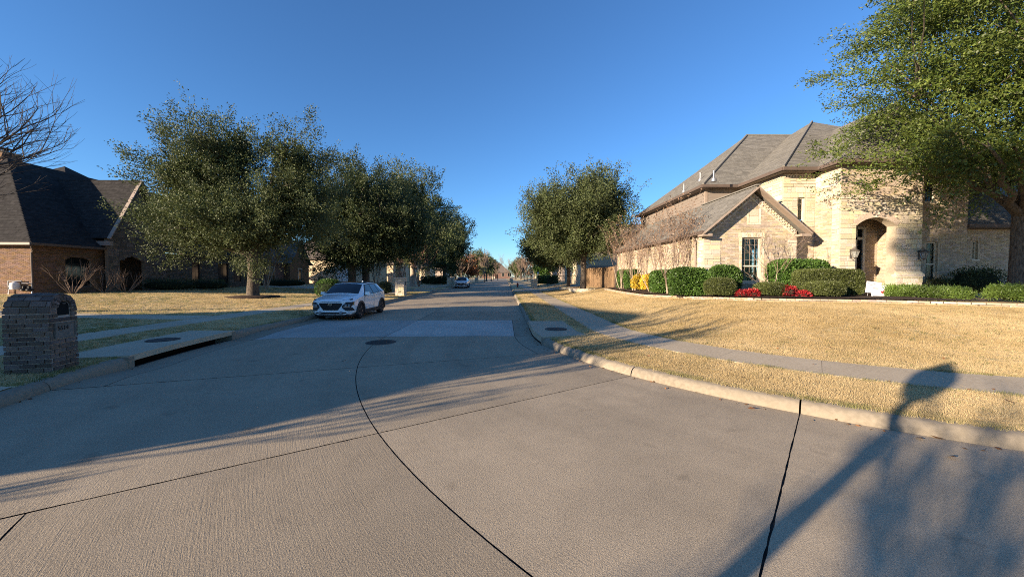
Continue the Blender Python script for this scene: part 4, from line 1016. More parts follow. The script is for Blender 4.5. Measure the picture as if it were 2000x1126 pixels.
neighbour('gabled_house', 'shaded grey house with pale gables behind the crape myrtles on the left', -38, -25, 83, 106, 4.6, 11, 'stucco', 'roof_far', gables=((89, 3.4, 9.2, 1), (100, 3, 8.4, 1)), wins=(('e', 93.5, 95, 1, 3), ('e', 104, 105, 1, 3)))
neighbour('far_house', 'small sunlit house far along the left side of the street', -40, -26, 120, 138, 4.5, 10, 'stucco', 'roof_far', gables=((126, 3, 8, 1),))
neighbour('far_house', 'brown roofed house far along the left behind the rust leaved tree', -42, -26, 155, 172, 4.5, 10.5, 'brick_tan', 'roof_far', wins=(('e', 160, 162, 1, 3),))
neighbour('end_house', 'brown roofed house closing the far end of the street', -19, 4, 304, 322, 5, 13.5, 'brick_red', 'roof_far', axis='x', hip=9, wins=(('s', -14, -11, 2, 5), ('s', -3, -1, 2, 5), ('s', 2, 5, 2, 5)), doors=(('s', -8.5, -6, .5, 4, 'door_wood'),))
neighbour('stucco_house', 'tan stucco house behind the wooden fence on the right', 9.2, 15.5, 45, 57, 5.3, 8.2, 'stucco', 'roof_far', doors=(('s', 10.2, 13.6, .6, 3.1, 'trim_taupe'),), axis='x')
neighbour('brick_house', 'two storey tan house showing its upper window above the crape myrtles', 15, 30, 48, 60, 6.8, 9.4, 'stucco', 'roof_far', wins=(('s', 15.5, 16.6, 4.6, 6.1),), axis='x')
neighbour('far_house', 'low sunlit house far along the right side of the street', 14, 28, 150, 168, 4.2, 9, 'stucco', 'roof_far', wins=(('s', 16, 18, 1, 3), ('w', -156, -154, 1, 3)))
neighbour('far_house', 'pale house with wide roof farther right beyond the bare trees', 16, 32, 205, 225, 4.2, 10, 'stucco', 'roof_far', wins=(('w', -212, -209, 1, 3),))
neighbour('brick_house', 'tan brick house past the driveway behind the right hand lamp post', 13, 27, 84, 102, 4.4, 9.4, 'brick_tan', 'roof_far', wins=(('s', 15, 17, 1, 3), ('w', -92, -90, 1, 3)))
# house behind the camera whose long shadow lies across the road
ua, va = Vector((math.cos(R(SUN_AZ)), -math.sin(R(SUN_AZ)), 0)), Vector((math.sin(R(SUN_AZ)), math.cos(R(SUN_AZ)), 0))
def uv(u, v, z=0): p = ua*u+va*v; return (p.x, p.y, z)
hb = empty('corner_house', uv(-13, -22, .3), label='corner house behind the camera whose shadow covers the road', cat='house')
mb = MB(); mb.hexa([uv(-20.4, -30, .2), uv(-5.8, -30, .2), uv(-5.8, -17, .2), uv(-20.4, -17, .2), uv(-20.4, -30, 3.6), uv(-5.8, -30, 3.6), uv(-5.8, -17, 3.6), uv(-20.4, -17, 3.6)]); mb.build('wall', 'brick_red', hb)
P_, Q_ = uv(-18.6, -23.5, 8.2), uv(-8.8, -23.5, 7.0)
for f in ([uv(-20.9, -30.5, 3.55), uv(-5.3, -30.5, 3.55), Q_, P_], [uv(-5.3, -16.5, 3.55), uv(-20.9, -16.5, 3.55), P_, Q_], [uv(-20.9, -16.5, 3.55), uv(-20.9, -30.5, 3.55), P_], [uv(-5.3, -30.5, 3.55), uv(-5.3, -16.5, 3.55), Q_]): roof(hb, f, 'roof_far', ex=0)
for u in (-18, -14, -9): w0 = MB().hexa([uv(u, -16.99, 1), uv(u+1.6, -16.99, 1), uv(u+1.6, -16.93, 1), uv(u, -16.93, 1), uv(u, -16.99, 2.6), uv(u+1.6, -16.99, 2.6), uv(u+1.6, -16.93, 2.6), uv(u, -16.93, 2.6)]).build('window', 'white_trim', hb)

# ================================================================== VEGETATION
def leaves(name, P, D, ln, wd, mat, parent, spread=.6, **kw):
    """rhombic leaves at P pointing near D"""
    n = len(P); d = D+RNG.normal(0, spread, (n, 3)); d /= np.linalg.norm(d, axis=1)[:, None]+1e-9
    q = RNG.normal(0, 1, (n, 3)); s = np.cross(d, q); s /= np.linalg.norm(s, axis=1)[:, None]+1e-9
    l = ln*RNG.uniform(.65, 1.3, n)[:, None]; w_ = wd*RNG.uniform(.7, 1.3, n)[:, None]/2
    V = np.stack([P, P+d*l*.45+s*w_, P+d*l, P+d*l*.45-s*w_], 1).reshape(-1, 3)
    return link(name, npmesh(name, V, np.arange(4*n).reshape(-1, 4)), mat, parent, **kw)
def nz3(p, f, s=0): return mnoise.noise(Vector((p[0]*f+s, p[1]*f-s, p[2]*f+2*s)))
def branch_pts(a, b, sag=.1, n=4, wob=.12):
    a = Vector(a); b = Vector(b); L_ = (b-a).length; out = []
    for i in range(n+1):
        t = i/n; p = a.lerp(b, t); p.z += math.sin(t*math.pi)*sag*L_
        if 0 < i < n: p += Vector((random.uniform(-1, 1), random.uniform(-1, 1), random.uniform(-.5, .5)))*wob*L_*.3
        out.append(p)
    return out
def oak(name, label, base, trunk_h, trunk_r, lobes, nclus, per, ln, wd, mat, group=None, spiky=.6, hole=-.25, seed=0, twig=.55, lean=(0, 0), limbs=10, bark='bark', fork=True, updir=.5, flatten=1.0, low=None, spray=None, inner=2.2, iscale=2.3):
    global RNG
    RNG = np.random.default_rng(seed*13+5); random.seed(100+seed); base = Vector(base)
    o = empty(name, base, label=label, cat='tree', **({'group': group} if group else {}))
    # clusters
    vol = np.array([l[3]*l[4]*l[5] for l in lobes])**.67; pk = vol/vol.sum(); C = []; D = []
    tries = 0
    while len(C) < nclus and tries < nclus*6:
        tries += 1
        l = lobes[RNG.choice(len(lobes), p=pk)]; d = RNG.normal(0, 1, 3); d /= np.linalg.norm(d)
        if d[2] < -.45 and random.random() < .7: continue
        k = nz3(d*1.0+np.array(l[:3])*.13, 2.2, seed); r = (random.random()**.28)*(1+.26*k)
        if random.random() < .10: r *= 1+.18*spiky
        c = np.array(l[:3])+d*np.array(l[3:6])*r
        if nz3(c, .55, seed*3.3) < hole and r > .5: continue
        if low and c[2] < low: continue
        C.append(c); D.append(d)
    C = np.array(C); D = np.array(D); K = len(C)
    dirs = D+np.array([0, 0, updir])+RNG.normal(0, .35, (K, 3)); dirs /= np.linalg.norm(dirs, axis=1)[:, None]
    if spray:                                   # gather clusters into plumes so the crown breaks into clumps with dark gaps between
        ns, L_s, sig, frac = spray; cen = RNG.choice(K, ns, replace=False); gather = RNG.random(K) < frac; own = cen[RNG.integers(0, ns, K)]
        sd_ = D[own]+np.array([0, 0, updir*1.2]); sd_ += np.repeat(RNG.normal(0, .25, (1, 3)), K, 0); sd_ /= np.linalg.norm(sd_, axis=1)[:, None]
        tt = RNG.uniform(-.55, .55, K)[:, None]; jj = RNG.normal(0, sig, (K, 3))*(1.15-np.abs(tt)-np.maximum(tt, 0)); jj[:, 2] *= flatten
        C2 = C[own]+sd_*tt*L_s+jj; C = np.where(gather[:, None], C2, C*1.0); dirs = np.where(gather[:, None], sd_*.8+RNG.normal(0, .35, (K, 3)), dirs); dirs /= np.linalg.norm(dirs, axis=1)[:, None]
    tl = twig*RNG.uniform(.5, 1.6, K)
    t = RNG.random((K, per)); jit = RNG.normal(0, .13*twig/.55, (K, per, 3))*(1.25-t[..., None]*.7); jit[..., 2] *= flatten
    P = (C[:, None]+dirs[:, None]*(tl[:, None]*t)[..., None]+jit).reshape(-1, 3)
    DD = (np.repeat(dirs[:, None], per, 1)).reshape(-1, 3)
    cr_ = leaves('crown', P, DD, ln, wd, mat, o, .75)
    if inner:                                   # oversized leaves added deep inside to block see-through and darken the crown
        ni = int(nclus*inner); li = RNG.choice(len(lobes), ni, p=pk); LB = np.array([l[:6] for l in lobes])[li]; d = RNG.normal(0, 1, (ni, 3)); d /= np.linalg.norm(d, axis=1)[:, None]
        leaves('inner_leaf_fill', LB[:, :3]+d*LB[:, 3:6]*(RNG.random((ni, 1))**.4)*.66, d, ln*iscale, wd*iscale*1.25, mat, cr_, .9)
    # trunk and limbs
    top = base+Vector((lean[0], lean[1], trunk_h)); mb = MB()
    tp = [base+Vector((0, 0, -.1)), base+Vector((0, 0, .25)), base.lerp(top, .5)+Vector((.05, .03, 0)), top]
    mb.tube(tp, [trunk_r*1.45, trunk_r*1.08, trunk_r*.95, trunk_r*.9], 12)
    lm = MB(); used = RNG.choice(K, min(K, limbs*9), replace=False); ends = []
    for i in range(limbs):
        l = lobes[i % len(lobes)]; a = random.uniform(0, 6.28); e = Vector(l[:3])+Vector((math.cos(a)*l[3]*.45, math.sin(a)*l[4]*.45, random.uniform(-.3, .35)*l[5]))
        s_ = top-Vector((0, 0, random.uniform(0, .3)*trunk_h*.4)); pts = branch_pts(s_, e, random.uniform(-.06, .1), 5)
        r0 = trunk_r*random.uniform(.38, .6); lm.tube(pts, [r0*(1-.75*k/5) for k in range(6)], 7, cap=False); ends.append(pts)
    for j in used:
        c = Vector(C[j]); pts = min(ends, key=lambda q: min((p-c).length for p in q[2:])); s_ = min(pts[1:], key=lambda p: (p-c).length)
        lm.tube(branch_pts(s_, c, .02, 3), [trunk_r*.14, trunk_r*.1, trunk_r*.06, trunk_r*.03], 4, cap=False)
    mb.build('trunk', bark, o, smooth=60); lm.build('limbs', bark, o, smooth=60)
    return o
def bare(name, label, base, h, r, seed=0, stems=1, spread=.5, group=None, bark='bark_twig', levels=4, tips=None, split=3, flare=.55, up=.25, cat='tree', stem_top=.35, n0=6, thin=1.0, outdir=None):
    """leafless branching: stems split again and again into twigs"""
    rnd = random.Random(seed); base = Vector(base); mb = MB(); st = MB(); T = []
    o = empty(name, base, label=label, cat=cat, **({'group': group} if group else {}))
    def grow(m, p, d, L_, rad, lv):
        n = 3; pts = [p]; q = p.copy(); dd = d.copy()
        for i in range(n):
            dd = (dd+Vector((rnd.uniform(-1, 1), rnd.uniform(-1, 1), rnd.uniform(-.4, 1)*.6+up))*.16).normalized(); q = q+dd*L_/n; pts.append(q.copy())
        m.tube(pts, [rad, rad*.88, rad*.76, rad*.62], 7 if lv == 0 else (4 if lv < 3 else 3), cap=False)
        if lv >= levels: T.append((pts[-1], dd)); return
        k = split+rnd.randint(0, 1) if lv else n0
        for i in range(k):
            src = pts[-1] if i < 2 else pts[rnd.choice((1, 2, 3))]
            nd = (dd+Vector((rnd.uniform(-1, 1), rnd.uniform(-1, 1), rnd.uniform(-.5, .8)))*flare).normalized()
            if outdir: nd = (nd+Vector(outdir)*.25).normalized()
            grow(mb, src, nd, L_*rnd.uniform(.5, .85), max(rad*.5, .004*thin), lv+1)
    for s in range(stems):
        a = 6.28*s/stems+rnd.uniform(-.4, .4); d = Vector((math.cos(a)*spread*rnd.uniform(.3, 1), math.sin(a)*spread*rnd.uniform(.3, 1), 1)).normalized()
        if stems == 1: d = Vector((rnd.uniform(-.05, .05), rnd.uniform(-.05, .05), 1))
        grow(st, base+Vector((math.cos(a)*.06*(stems > 1), math.sin(a)*.06*(stems > 1), -.05)), d, h*stem_top, r*rnd.uniform(.8, 1.1), 0)
    st.build('stem' if stems > 1 else 'trunk', 'bark' if bark == 'bark_twig' and stems == 1 else bark, o, smooth=60); mb.build('branches', 'bark_twig' if bark == 'bark_pale' else bark, o)
    if tips and T:
        P = np.repeat(np.array([t[0] for t in T]), tips[0], 0)+RNG.normal(0, tips[1], (len(T)*tips[0], 3)); D = np.repeat(np.array([t[1] for t in T]), tips[0], 0)
        leaves(tips[4] if len(tips) > 4 else 'seed_heads', P, D, tips[2], tips[2]*.5, tips[3], o, 1.0, kind='stuff')
    return o
def bush(name, label, c, rx, ry, h, mat, core, n, ln, wd, shape='round', group=None, base=None, rough=.06, cat='shrub', sq=2.0, tilt=.5, rz=0):
    """clipped bush: dark core with leaves over its whole skin; sq = superellipse power (2 round .. 8 box)"""
    gzv = ground_z(c[0], c[1])+.02 if base is None else base
    o = empty(name, (c[0], c[1], gzv), label=label, cat=cat, **({'group': group} if group else {}))
    def skin(u, v, k=1.0):
        cu, su, cv, sv = np.cos(u), np.sin(u), np.cos(v), np.sin(v); e = 2/sq
        X = np.sign(cu)*np.abs(cu)**e*np.abs(cv)**e; Y = np.sign(su)*np.abs(su)**e*np.abs(cv)**e; Zz = np.sign(sv)*np.abs(sv)**e
        return np.stack([X*rx*k, Y*ry*k, (Zz*.5*k+.5)*h], -1)
    uu, vv = np.meshgrid(np.linspace(0, 2*np.pi, 28, endpoint=False), np.linspace(-np.pi/2, np.pi/2, 14), indexing='ij')
    cr, sr = math.cos(rz), math.sin(rz)
    def rot(p): q = p.copy(); q[..., 0] = p[..., 0]*cr-p[..., 1]*sr; q[..., 1] = p[..., 0]*sr+p[..., 1]*cr; return q+np.array([c[0], c[1], gzv])
    V = rot(skin(uu, vv, .87)).reshape(-1, 3); F = [(i*14+j, ((i+1) % 28)*14+j, ((i+1) % 28)*14+j+1, i*14+j+1) for i in range(28) for j in range(13)]
    me = npmesh('core', V, np.array(F)); me.shade_smooth(); link('dark_core', me, core, o)  # solid dark core, colour stands in for the bush's shaded inside
    A = np.array([ry*h, rx*h, rx*ry*2.0]); ax = RNG.choice(3, n, p=A/A.sum()); B = RNG.uniform(-1, 1, (n, 3)); B[np.arange(n), ax] = np.where(RNG.random(n) < .5, -1, 1)
    low_ = (ax == 2) & (B[:, 2] < 0); B[low_, 2] = 1
    k_ = (np.abs(B)**sq).sum(1)**(1/sq); B = B/k_[:, None]; S_ = np.array([rx, ry, h/2]); P = B*S_+np.array([0, 0, h/2])
    N_ = np.sign(B)*np.abs(B)**(sq-1)/S_; N_ /= np.linalg.norm(N_, axis=1)[:, None]+1e-9
    P = P+N_*(RNG.normal(0, rough, len(P)))[:, None]+N_*(.5*rough*np.sin(P[:, 0:1]*5+P[:, 2:3]*7))
    N2 = rot(N_)-np.array([c[0], c[1], gzv]); Pw = rot(P); 
    leaves('foliage', Pw, N2*.7+np.array([0, 0, tilt]), ln, wd, mat, o, .8)
    return o

# ================================================================== CARS
def make_car(name, label, loc, rz=0, sx=1, sy=1, sz=1, grille_kind=0, group=None):
    o = empty(name, loc, rz, label=label, cat='car', **({'group': group} if group else {})); o.scale = (sx, sy, sz)
    S = {0: [(0, .24), (.55, .24), (.70, .36), (.78, .55), (.74, .74), (.60, .775), (.35, .79), (0, .795)],
         .12: [(0, .22), (.70, .22), (.84, .34), (.88, .58), (.85, .78), (.66, .845), (.35, .87), (0, .875)],
         .5: [(0, .2), (.74, .2), (.88, .32), (.905, .6), (.885, .87), (.70, .935), (.38, .955), (0, .965)],
         1.0: [(0, .2), (.74, .2), (.88, .32), (.90, .62), (.885, .93), (.74, 1.005), (.4, 1.04), (0, 1.05)],
         1.4: [(0, .2), (.74, .2), (.88, .32), (.90, .63), (.885, .96), (.69, 1.26), (.39, 1.295), (0, 1.30)],
         1.78: [(0, .2), (.74, .2), (.88, .32), (.90, .64), (.882, .98), (.625, 1.47), (.36, 1.50), (0, 1.51)],
         2.4: [(0, .2), (.74, .2), (.88, .32), (.90, .65), (.88, 1.0), (.61, 1.505), (.34, 1.535), (0, 1.545)],
         3.2: [(0, .2), (.74, .2), (.88, .32), (.90, .68), (.885, 1.04), (.595, 1.475), (.33, 1.52), (0, 1.53)],
         3.7: [(0, .25), (.72, .25), (.86, .36), (.89, .7), (.865, 1.08), (.585, 1.42), (.32, 1.475), (0, 1.485)],
         4.0: [(0, .28), (.70, .28), (.83, .4), (.87, .75), (.84, 1.08), (.58, 1.32), (.32, 1.37), (0, 1.38)],
         4.17: [(0, .32), (.62, .32), (.76, .45), (.80, .75), (.77, 1.02), (.54, 1.12), (.3, 1.15), (0, 1.16)]}
    ys = np.array(sorted(S)); arr = np.array([S[y] for y in sorted(S)])
    def surf(y, t, s=1):
        i = int(min(6, max(0, math.floor(t)))); f = t-i
        a = [np.interp(y, ys, arr[:, i, k])*(1-f)+np.interp(y, ys, arr[:, i+1, k])*f for k in (0, 1)]
        x, z = a; yy = y+.22*(x/.9)**3*max(0, 1-y/.8)
        return Vector((s*x, yy, z))
    fy = lambda x: .22*(abs(x)/.9)**3+max(0, abs(x)-.76)*1.2
    def put(n_, mb, mat, par=o, smooth=None): return mb.build(n_, mat, par, smooth=smooth, world=False)
    # body shell with wheel openings
    mb = MB(); NY, NT = 104, 42; AX = (.87, 3.47); WR_ = .33
    for s in (1, -1):
        k = len(mb.v)
        for i in range(NY+1):
            for j in range(NT+1): mb.v.append(tuple(surf(4.17*i/NY, 7*j/NT, s)))
        for i in range(NY):
            for j in range(NT):
                a = k+i*(NT+1)+j; q = (a, a+1, a+NT+2, a+NT+1); c = sum((Vector(mb.v[v]) for v in q), Vector())/4
                if abs(c.x) > .5 and any((c.y-ax)**2+(c.z-WR_)**2 < .385**2 for ax in AX): continue
                mb.f.append(q[::-1] if s > 0 else q)
        # nose cap
    xs = np.linspace(-.775, .775, 32); zt = lambda x: float(np.interp(abs(x), [0, .35, .6, .74, .78], [.795, .79, .775, .74, .56])); zb = lambda x: float(np.interp(abs(x), [0, .55, .70, .78], [.24, .24, .36, .54]))
    def col(xs_, top, bot, off, n=3, m=None, base=0):
        m = m or MB(); k = len(m.v)
        for x in xs_:
            for j in range(n+1): z = bot(x)+(top(x)-bot(x))*j/n; m.v.append((x, fy(x)+base*0-off, z))
        for i in range(len(xs_)-1):
            for j in range(n): a = k+i*(n+1)+j; m.f.append((a, a+n+1, a+n+2, a+1))
        return m
    col(xs, zt, zb, 0, 4, mb)
    mb.add([surf(4.17, t, 1) for t in range(8)]+[surf(4.17, t, -1) for t in range(7, -1, -1)], [tuple(range(16))])
    body = put('body', mb, 'car_white', smooth=28)
    # glazing follows the shell, a few millimetres proud
    def patch(fn, na, nb):
        m = MB(); V = [fn(i/na, j/nb) for i in range(na+1) for j in range(nb+1)]; m.v = [tuple(v) for v in V]
        m.f = [(i*(nb+1)+j, i*(nb+1)+j+1, (i+1)*(nb+1)+j+1, (i+1)*(nb+1)+j) for i in range(na) for j in range(nb)]; return m
    def ws(a, b):
        c = 2*a-1; y = 1.06+.66*b; p = surf(y, 7-abs(c)*1.93, 1 if c >= 0 else -1); return p+Vector((0, -.008, .010))
    put('windscreen', patch(ws, 16, 8), 'car_glass', smooth=60)
    put('rear_window', patch(lambda a, b: surf(3.66+.34*b, 7-abs(2*a-1)*1.8, 1 if a >= .5 else -1)+Vector((0, .01, .012)), 12, 4), 'car_glass', smooth=60)
    for s in (1, -1):
        for (f0, f1, r0, r1) in ((1.32, 1.86, 2.36, 2.36), (2.43, 2.43, 3.12, 3.06), (3.18, 3.12, 3.55, 3.36)):
            put('side_window', patch(lambda a, b: surf((f0+(f1-f0)*b)*(1-a)+(r0+(r1-r0)*b)*a, 4.07+.80*b, s)+Vector((s*.010, 0, .004)), 6, 4), 'car_glass', smooth=60)
        put('window_surround', patch(lambda a, b: surf((1.24+.56*b)*(1-a)+(3.62-.24*b)*a, 4.02+.92*b, s)+Vector((s*.004, 0, .002)), 12, 4), 'cladding', smooth=60)
        # wheel arches, sill
        for ax in AX:
            m = MB(); n = 22
            for i in range(n+1):
                a = R(-14)+R(208)*i/n
                for r_, x in ((.345, .80), (.345, .925), (.435, .925), (.445, .86)): m.v.append((s*x, ax+r_*math.cos(a), WR_+r_*math.sin(a)))
            for i in range(n):
                for j in range(3): q = i*4+j; m.f.append((q, q+1, q+5, q+4) if s < 0 else (q, q+4, q+5, q+1))
            put('wheel_arch', m, 'cladding', smooth=40)
            put('wheel_well', MB().box((s*.60-.03, ax-.40, .12), (s*.60+.03, ax+.40, .74)), 'dark')
        put('sill_cladding', MB().hexa([(s*.80, 1.2, .19), (s*.905, 1.2, .21), (s*.905, 3.14, .21), (s*.80, 3.14, .19), (s*.86, 1.2, .37), (s*.918, 1.2, .36), (s*.918, 3.14, .36), (s*.86, 3.14, .37)]), 'cladding')
        mm = put('mirror', MB().hexa([(s*.90, 1.33, .99), (s*1.08, 1.36, 1.0), (s*1.08, 1.47, 1.0), (s*.90, 1.45, .99), (s*.90, 1.34, 1.12), (s*1.07, 1.37, 1.13), (s*1.07, 1.47, 1.12), (s*.90, 1.45, 1.11)]), 'car_white'); put('mirror_base', MB().box((min(s*.84, s*.95), 1.36, .95), (max(s*.84, s*.95), 1.45, .988)), 'cladding', mm)
        put('roof_rail', MB().tube([(s*.60, 1.95, 1.50), (s*.60, 2.1, 1.565), (s*.585, 3.0, 1.55), (s*.58, 3.2, 1.50)], .02, 6), 'cladding', smooth=50)
        put('door_handle', MB().box((min(s*.885, s*.915), 2.18, .86), (max(s*.885, s*.915), 2.36, .89)), 'car_white'); put('door_handle', MB().box((min(s*.885, s*.92), 3.02, .89), (max(s*.885, s*.92), 3.18, .92)), 'car_white')
        for yy in (1.28, 2.40): put('door_seam', MB().beam((s*.903, yy, .42), (s*.897, yy+.02, .95), .006, .012), 'dark')
        # front lamps
        hx_ = np.linspace(.46, .86, 10)*s
        if s < 0: hx_ = hx_[::-1]
        surr = col(hx_, lambda x: .60+.16*min(1, max(0, (abs(x)-.46)/.16)), lambda x: .53-.13*min(1, max(0, (abs(x)-.46)/.14)), .022, 2); hl0 = put('headlight_surround', surr, 'cladding', smooth=50)
        for hx1 in (.60, .71): put('headlight', MB().tube([(s*hx1, fy(hx1)+.03, .625), (s*hx1, fy(hx1)-.035, .625)], [.05, .045], 14), 'lamp_glass', smooth=40)
        put('turn_signal', MB().box((s*.84-.02, fy(.80)+.03, .60), (s*.84+.02, fy(.80)+.07, .72)), 'amber')
        put('lamp_strip', col((np.linspace(.52, .75, 6)*s)[::s], lambda x: .575, lambda x: .555, .03, 1), 'chrome')
        dx = np.linspace(.44, .80, 8)*s
        if s < 0: dx = dx[::-1]
        m = MB(); 
        for x in dx:
            k_ = (abs(x)-.44)/.36; p = surf(.03+.16*k_, 4.75-.45*k_, s); m.v += [(x, p.y-.05, .795+.045*k_), (x, p.y-.02, .835+.055*k_)]
        for i in range(len(dx)-1): m.f.append((i*2, i*2+2, i*2+3, i*2+1))
        put('running_light', m, 'grille')
        put('fog_lamp', MB().tube([(s*.42, -.0, .335), (s*.42, -.035, .335)], [.06, .055], 12), 'lamp_glass', smooth=40)
    gh = (.47, .30) if grille_kind == 0 else (.56, .36)
    gx_ = np.linspace(-gh[0], gh[0], 17)
    g = put('grille', col(gx_, lambda x: .72-.05*max(0, abs(x)-.42)/.05*.6, lambda x: .43+max(0, abs(x)-gh[1])*1.35, .014, 3), 'grille', smooth=40)
    m = MB()
    for z in np.arange(.46, .71, .04):
        hw = gh[1]+(z-.43)/1.35-.02 if z < .66 else gh[0]-.03; m.add([(x, fy(x)-.02, z+d) for x in (-hw, -hw/2, 0, hw/2, hw) for d in (0, .008)], [(i*2, i*2+2, i*2+3, i*2+1) for i in range(4)])
    put('grille_mesh', m, 'cladding', g)
    bd_ = MB(); n = 20; p0 = (0, -.02, .66)
    for i in range(n):
        a = 6.283*i/n
        for r_ in (1.0, .72): bd_.v.append((.085*r_*math.cos(a), -.038, .66+.043*r_*math.sin(a)))
    bd_.f = [(i*2, (i*2+2) % (2*n), (i*2+3) % (2*n), i*2+1) for i in range(n)]
    k = len(bd_.v); bd_.add([(-.05, -.037, .635), (-.03, -.037, .635), (-.012, -.037, .655), (.028, -.037, .665), (.05, -.037, .685), (.03, -.037, .685), (.012, -.037, .667), (-.028, -.037, .655)], [(0, 1, 2, 7), (7, 2, 3, 6), (6, 3, 4, 5)])
    put('badge', bd_, 'chrome', g)
    put('hood_slit', col(np.linspace(-.40, .40, 11), lambda x: .782, lambda x: .768, .004, 1), 'dark')
    put('lower_intake', col(np.linspace(-.62, .62, 15), lambda x: .345, lambda x: .285+.05*max(0, abs(x)-.5), .012, 1), 'grille')
    put('skid_plate', col(np.linspace(-.5, .5, 11), lambda x: .283, lambda x: .25, .016, 1), 'alloy')
    put('bumper_cladding', MB().hexa([(-.72, .14, .17), (.72, .14, .17), (.80, .55, .17), (-.80, .55, .17), (-.66, .06, .255), (.66, .06, .255), (.80, .55, .27), (-.80, .55, .27)]), 'cladding')
    put('underbody', MB().box((-.58, .4, .17), (.58, 3.9, .30)), 'dark')
    put('sunroof', MB().box((-.40, 1.98, 1.535), (.40, 2.6, 1.552)), 'car_glass'); put('antenna', MB().hexa([(-.02, 3.25, 1.52), (.02, 3.25, 1.52), (.02, 3.4, 1.52), (-.02, 3.4, 1.52), (-.006, 3.36, 1.60), (.006, 3.36, 1.60), (.006, 3.4, 1.60), (-.006, 3.4, 1.60)]), 'car_white')
    # wheels: one built, three copied
    wl = MB().lathe((0, 0, 0), [(.215, -.10), (.30, -.108), (.33, -.085), (.333, 0), (.33, .085), (.30, .108), (.215, .10)], 32); wl.v = [(z, x, y) for x, y, z in wl.v]
    first = None
    for s in (1, -1):
        for ax in AX:
            w_ = empty('wheel', (s*.795, ax, WR_), 0 if s > 0 else math.pi, parent=o)
            if first is None:
                first = w_; ty = wl.build('tyre', 'rubber', w_, smooth=40, world=False)
                rm = MB().lathe((0, 0, 0), [(.02, .06), (.215, .06), (.215, .098), (.20, .098), (.195, .07)], 30); rm.v = [(z, x, y) for x, y, z in rm.v]; rm.build('rim', 'dark', w_, smooth=40, world=False)
                sp = MB()
                for k in range(5):
                    a = 6.283*k/5
                    for da in (-.16, .16): sp.beam((.085, .04*math.cos(a), .04*math.sin(a)), (.095, .205*math.cos(a+da), .205*math.sin(a+da)), .032, .02, up=Vector((1, 0, 0)))
                sp.build('spokes', 'alloy', w_, world=False)
            else:
                for c in first.children: q = c.copy(); COL.objects.link(q); q.parent = w_
    return o
make_car('parked_car', 'white compact crossover with dark grille parked at the left kerb', (-7.12, 15.15, .005), R(-.5))
make_car('parked_car', 'distant white suv parked along the left kerb', (-6.85, 57, .005), 0, 1.07, 1.1, 1.12, 1)

# ================================================================== BRICK MAILBOX, 5514
MBX = empty('brick_mailbox', (-8.12, 6.6, .17), R(14), label='dark brick mailbox pillar with rounded top and 5514 plate at the left kerb', cat='mailbox')
mbm = wmat(MBX); W_, D_, HS = .54, .61, 1.0     # local: front faces +x, width along y, depth along x
def lp(x, y, z): return mbm @ Vector((x, y, z))
core = MB(); prof = []
for i in range(13):
    a = math.pi*i/12; prof.append((-(W_/2-.02)*math.cos(a), HS+.33*math.sin(a)*.93))
ring = [(-(W_/2-.02), -.05)]+prof+[((W_/2-.02), -.05)]
for x in (-D_/2+.02, D_/2-.02): core.v += [tuple(lp(x, y, z)) for y, z in ring]
n = len(ring)
core.f = [(i, (i+1) % n, n+(i+1) % n, n+i) for i in range(n)]+[tuple(range(n)), tuple(reversed(range(n, 2*n)))]
me = core.mesh(); bm = bmesh.new(); bm.from_mesh(me); bmesh.ops.recalc_face_normals(bm, faces=bm.faces); bm.to_mesh(me); bm.free(); link('mortar_core', me, 'mortar_grey', MBX)
ex, ey = (mbm.to_3x3() @ Vector((1, 0, 0))), (mbm.to_3x3() @ Vector((0, 1, 0)))
plF = Plane(lp(D_/2-.024, 0, 0), ey, Z); plB = Plane(lp(-D_/2+.024, 0, 0), -ey, Z); plS = Plane(lp(0, -W_/2+.024, 0), ex, Z); plN = Plane(lp(0, W_/2-.024, 0), -ex, Z)
door = rect(-.115, .135, .95, 1.20); plate = rect(-.20, .21, .55, .83); hw = W_/2
archF = [(-hw, 0), (hw, 0), (hw, HS)]+[(hw*math.cos(math.pi*i/12), HS+.33*math.sin(math.pi*i/12)) for i in range(1, 12)]+[(-hw, HS)]
for pl_, lps in ((plF, [archF, door, plate]), (plB, [archF]), (plS, [rect(-D_/2, D_/2, 0, HS)]), (plN, [rect(-D_/2, D_/2, 0, HS)])):
    tile_objs('brick', pl_, tiles(lps, .0765, .215, .017, jit=.06), (.026, .042), 'brick_grey', MBX)
for i in range(9):                                  # courses over the rounded top
    a0, a1 = math.pi*i/9+.012, math.pi*(i+1)/9-.012; am = (a0+a1)/2
    c = Vector((0, -hw*math.cos(am), HS+.33*math.sin(am))); tdir = Vector((0, hw*math.sin(am), .33*math.cos(am))).normalized(); wdt = abs(a1-a0)*math.hypot(hw*math.sin(am), .33*math.cos(am))
    plT = Plane(mbm @ c, ex, mbm.to_3x3() @ tdir); plT.o = plT.o-plT.N*.03; of = .11*(i % 2); x = -D_/2-of
    rc = []
    while x < D_/2-.02:
        rc.append((max(x, -D_/2)+.006, min(x+.22, D_/2)-.006, -wdt/2+.004, wdt/2-.004)); x += .22
    tile_objs('brick', plT, [q for q in rc if q[1]-q[0] > .03], (.03, .045), 'brick_grey', MBX)
mb = MB(); dl = [(-.105, .955), (.125, .955), (.125, 1.10)]+[(.01+.115*math.cos(math.pi*i/8), 1.10+.10*math.sin(math.pi*i/8)) for i in range(1, 8)]+[(-.105, 1.10)]
mb.v = [tuple(plF.p(u, v, -.012)) for u, v in dl]+[tuple(plF.p(u, v, .010)) for u, v in dl]; k = len(dl); mb.f = [tuple(range(k, 2*k))]+[(i, (i+1) % k, k+(i+1) % k, k+i) for i in range(k)]
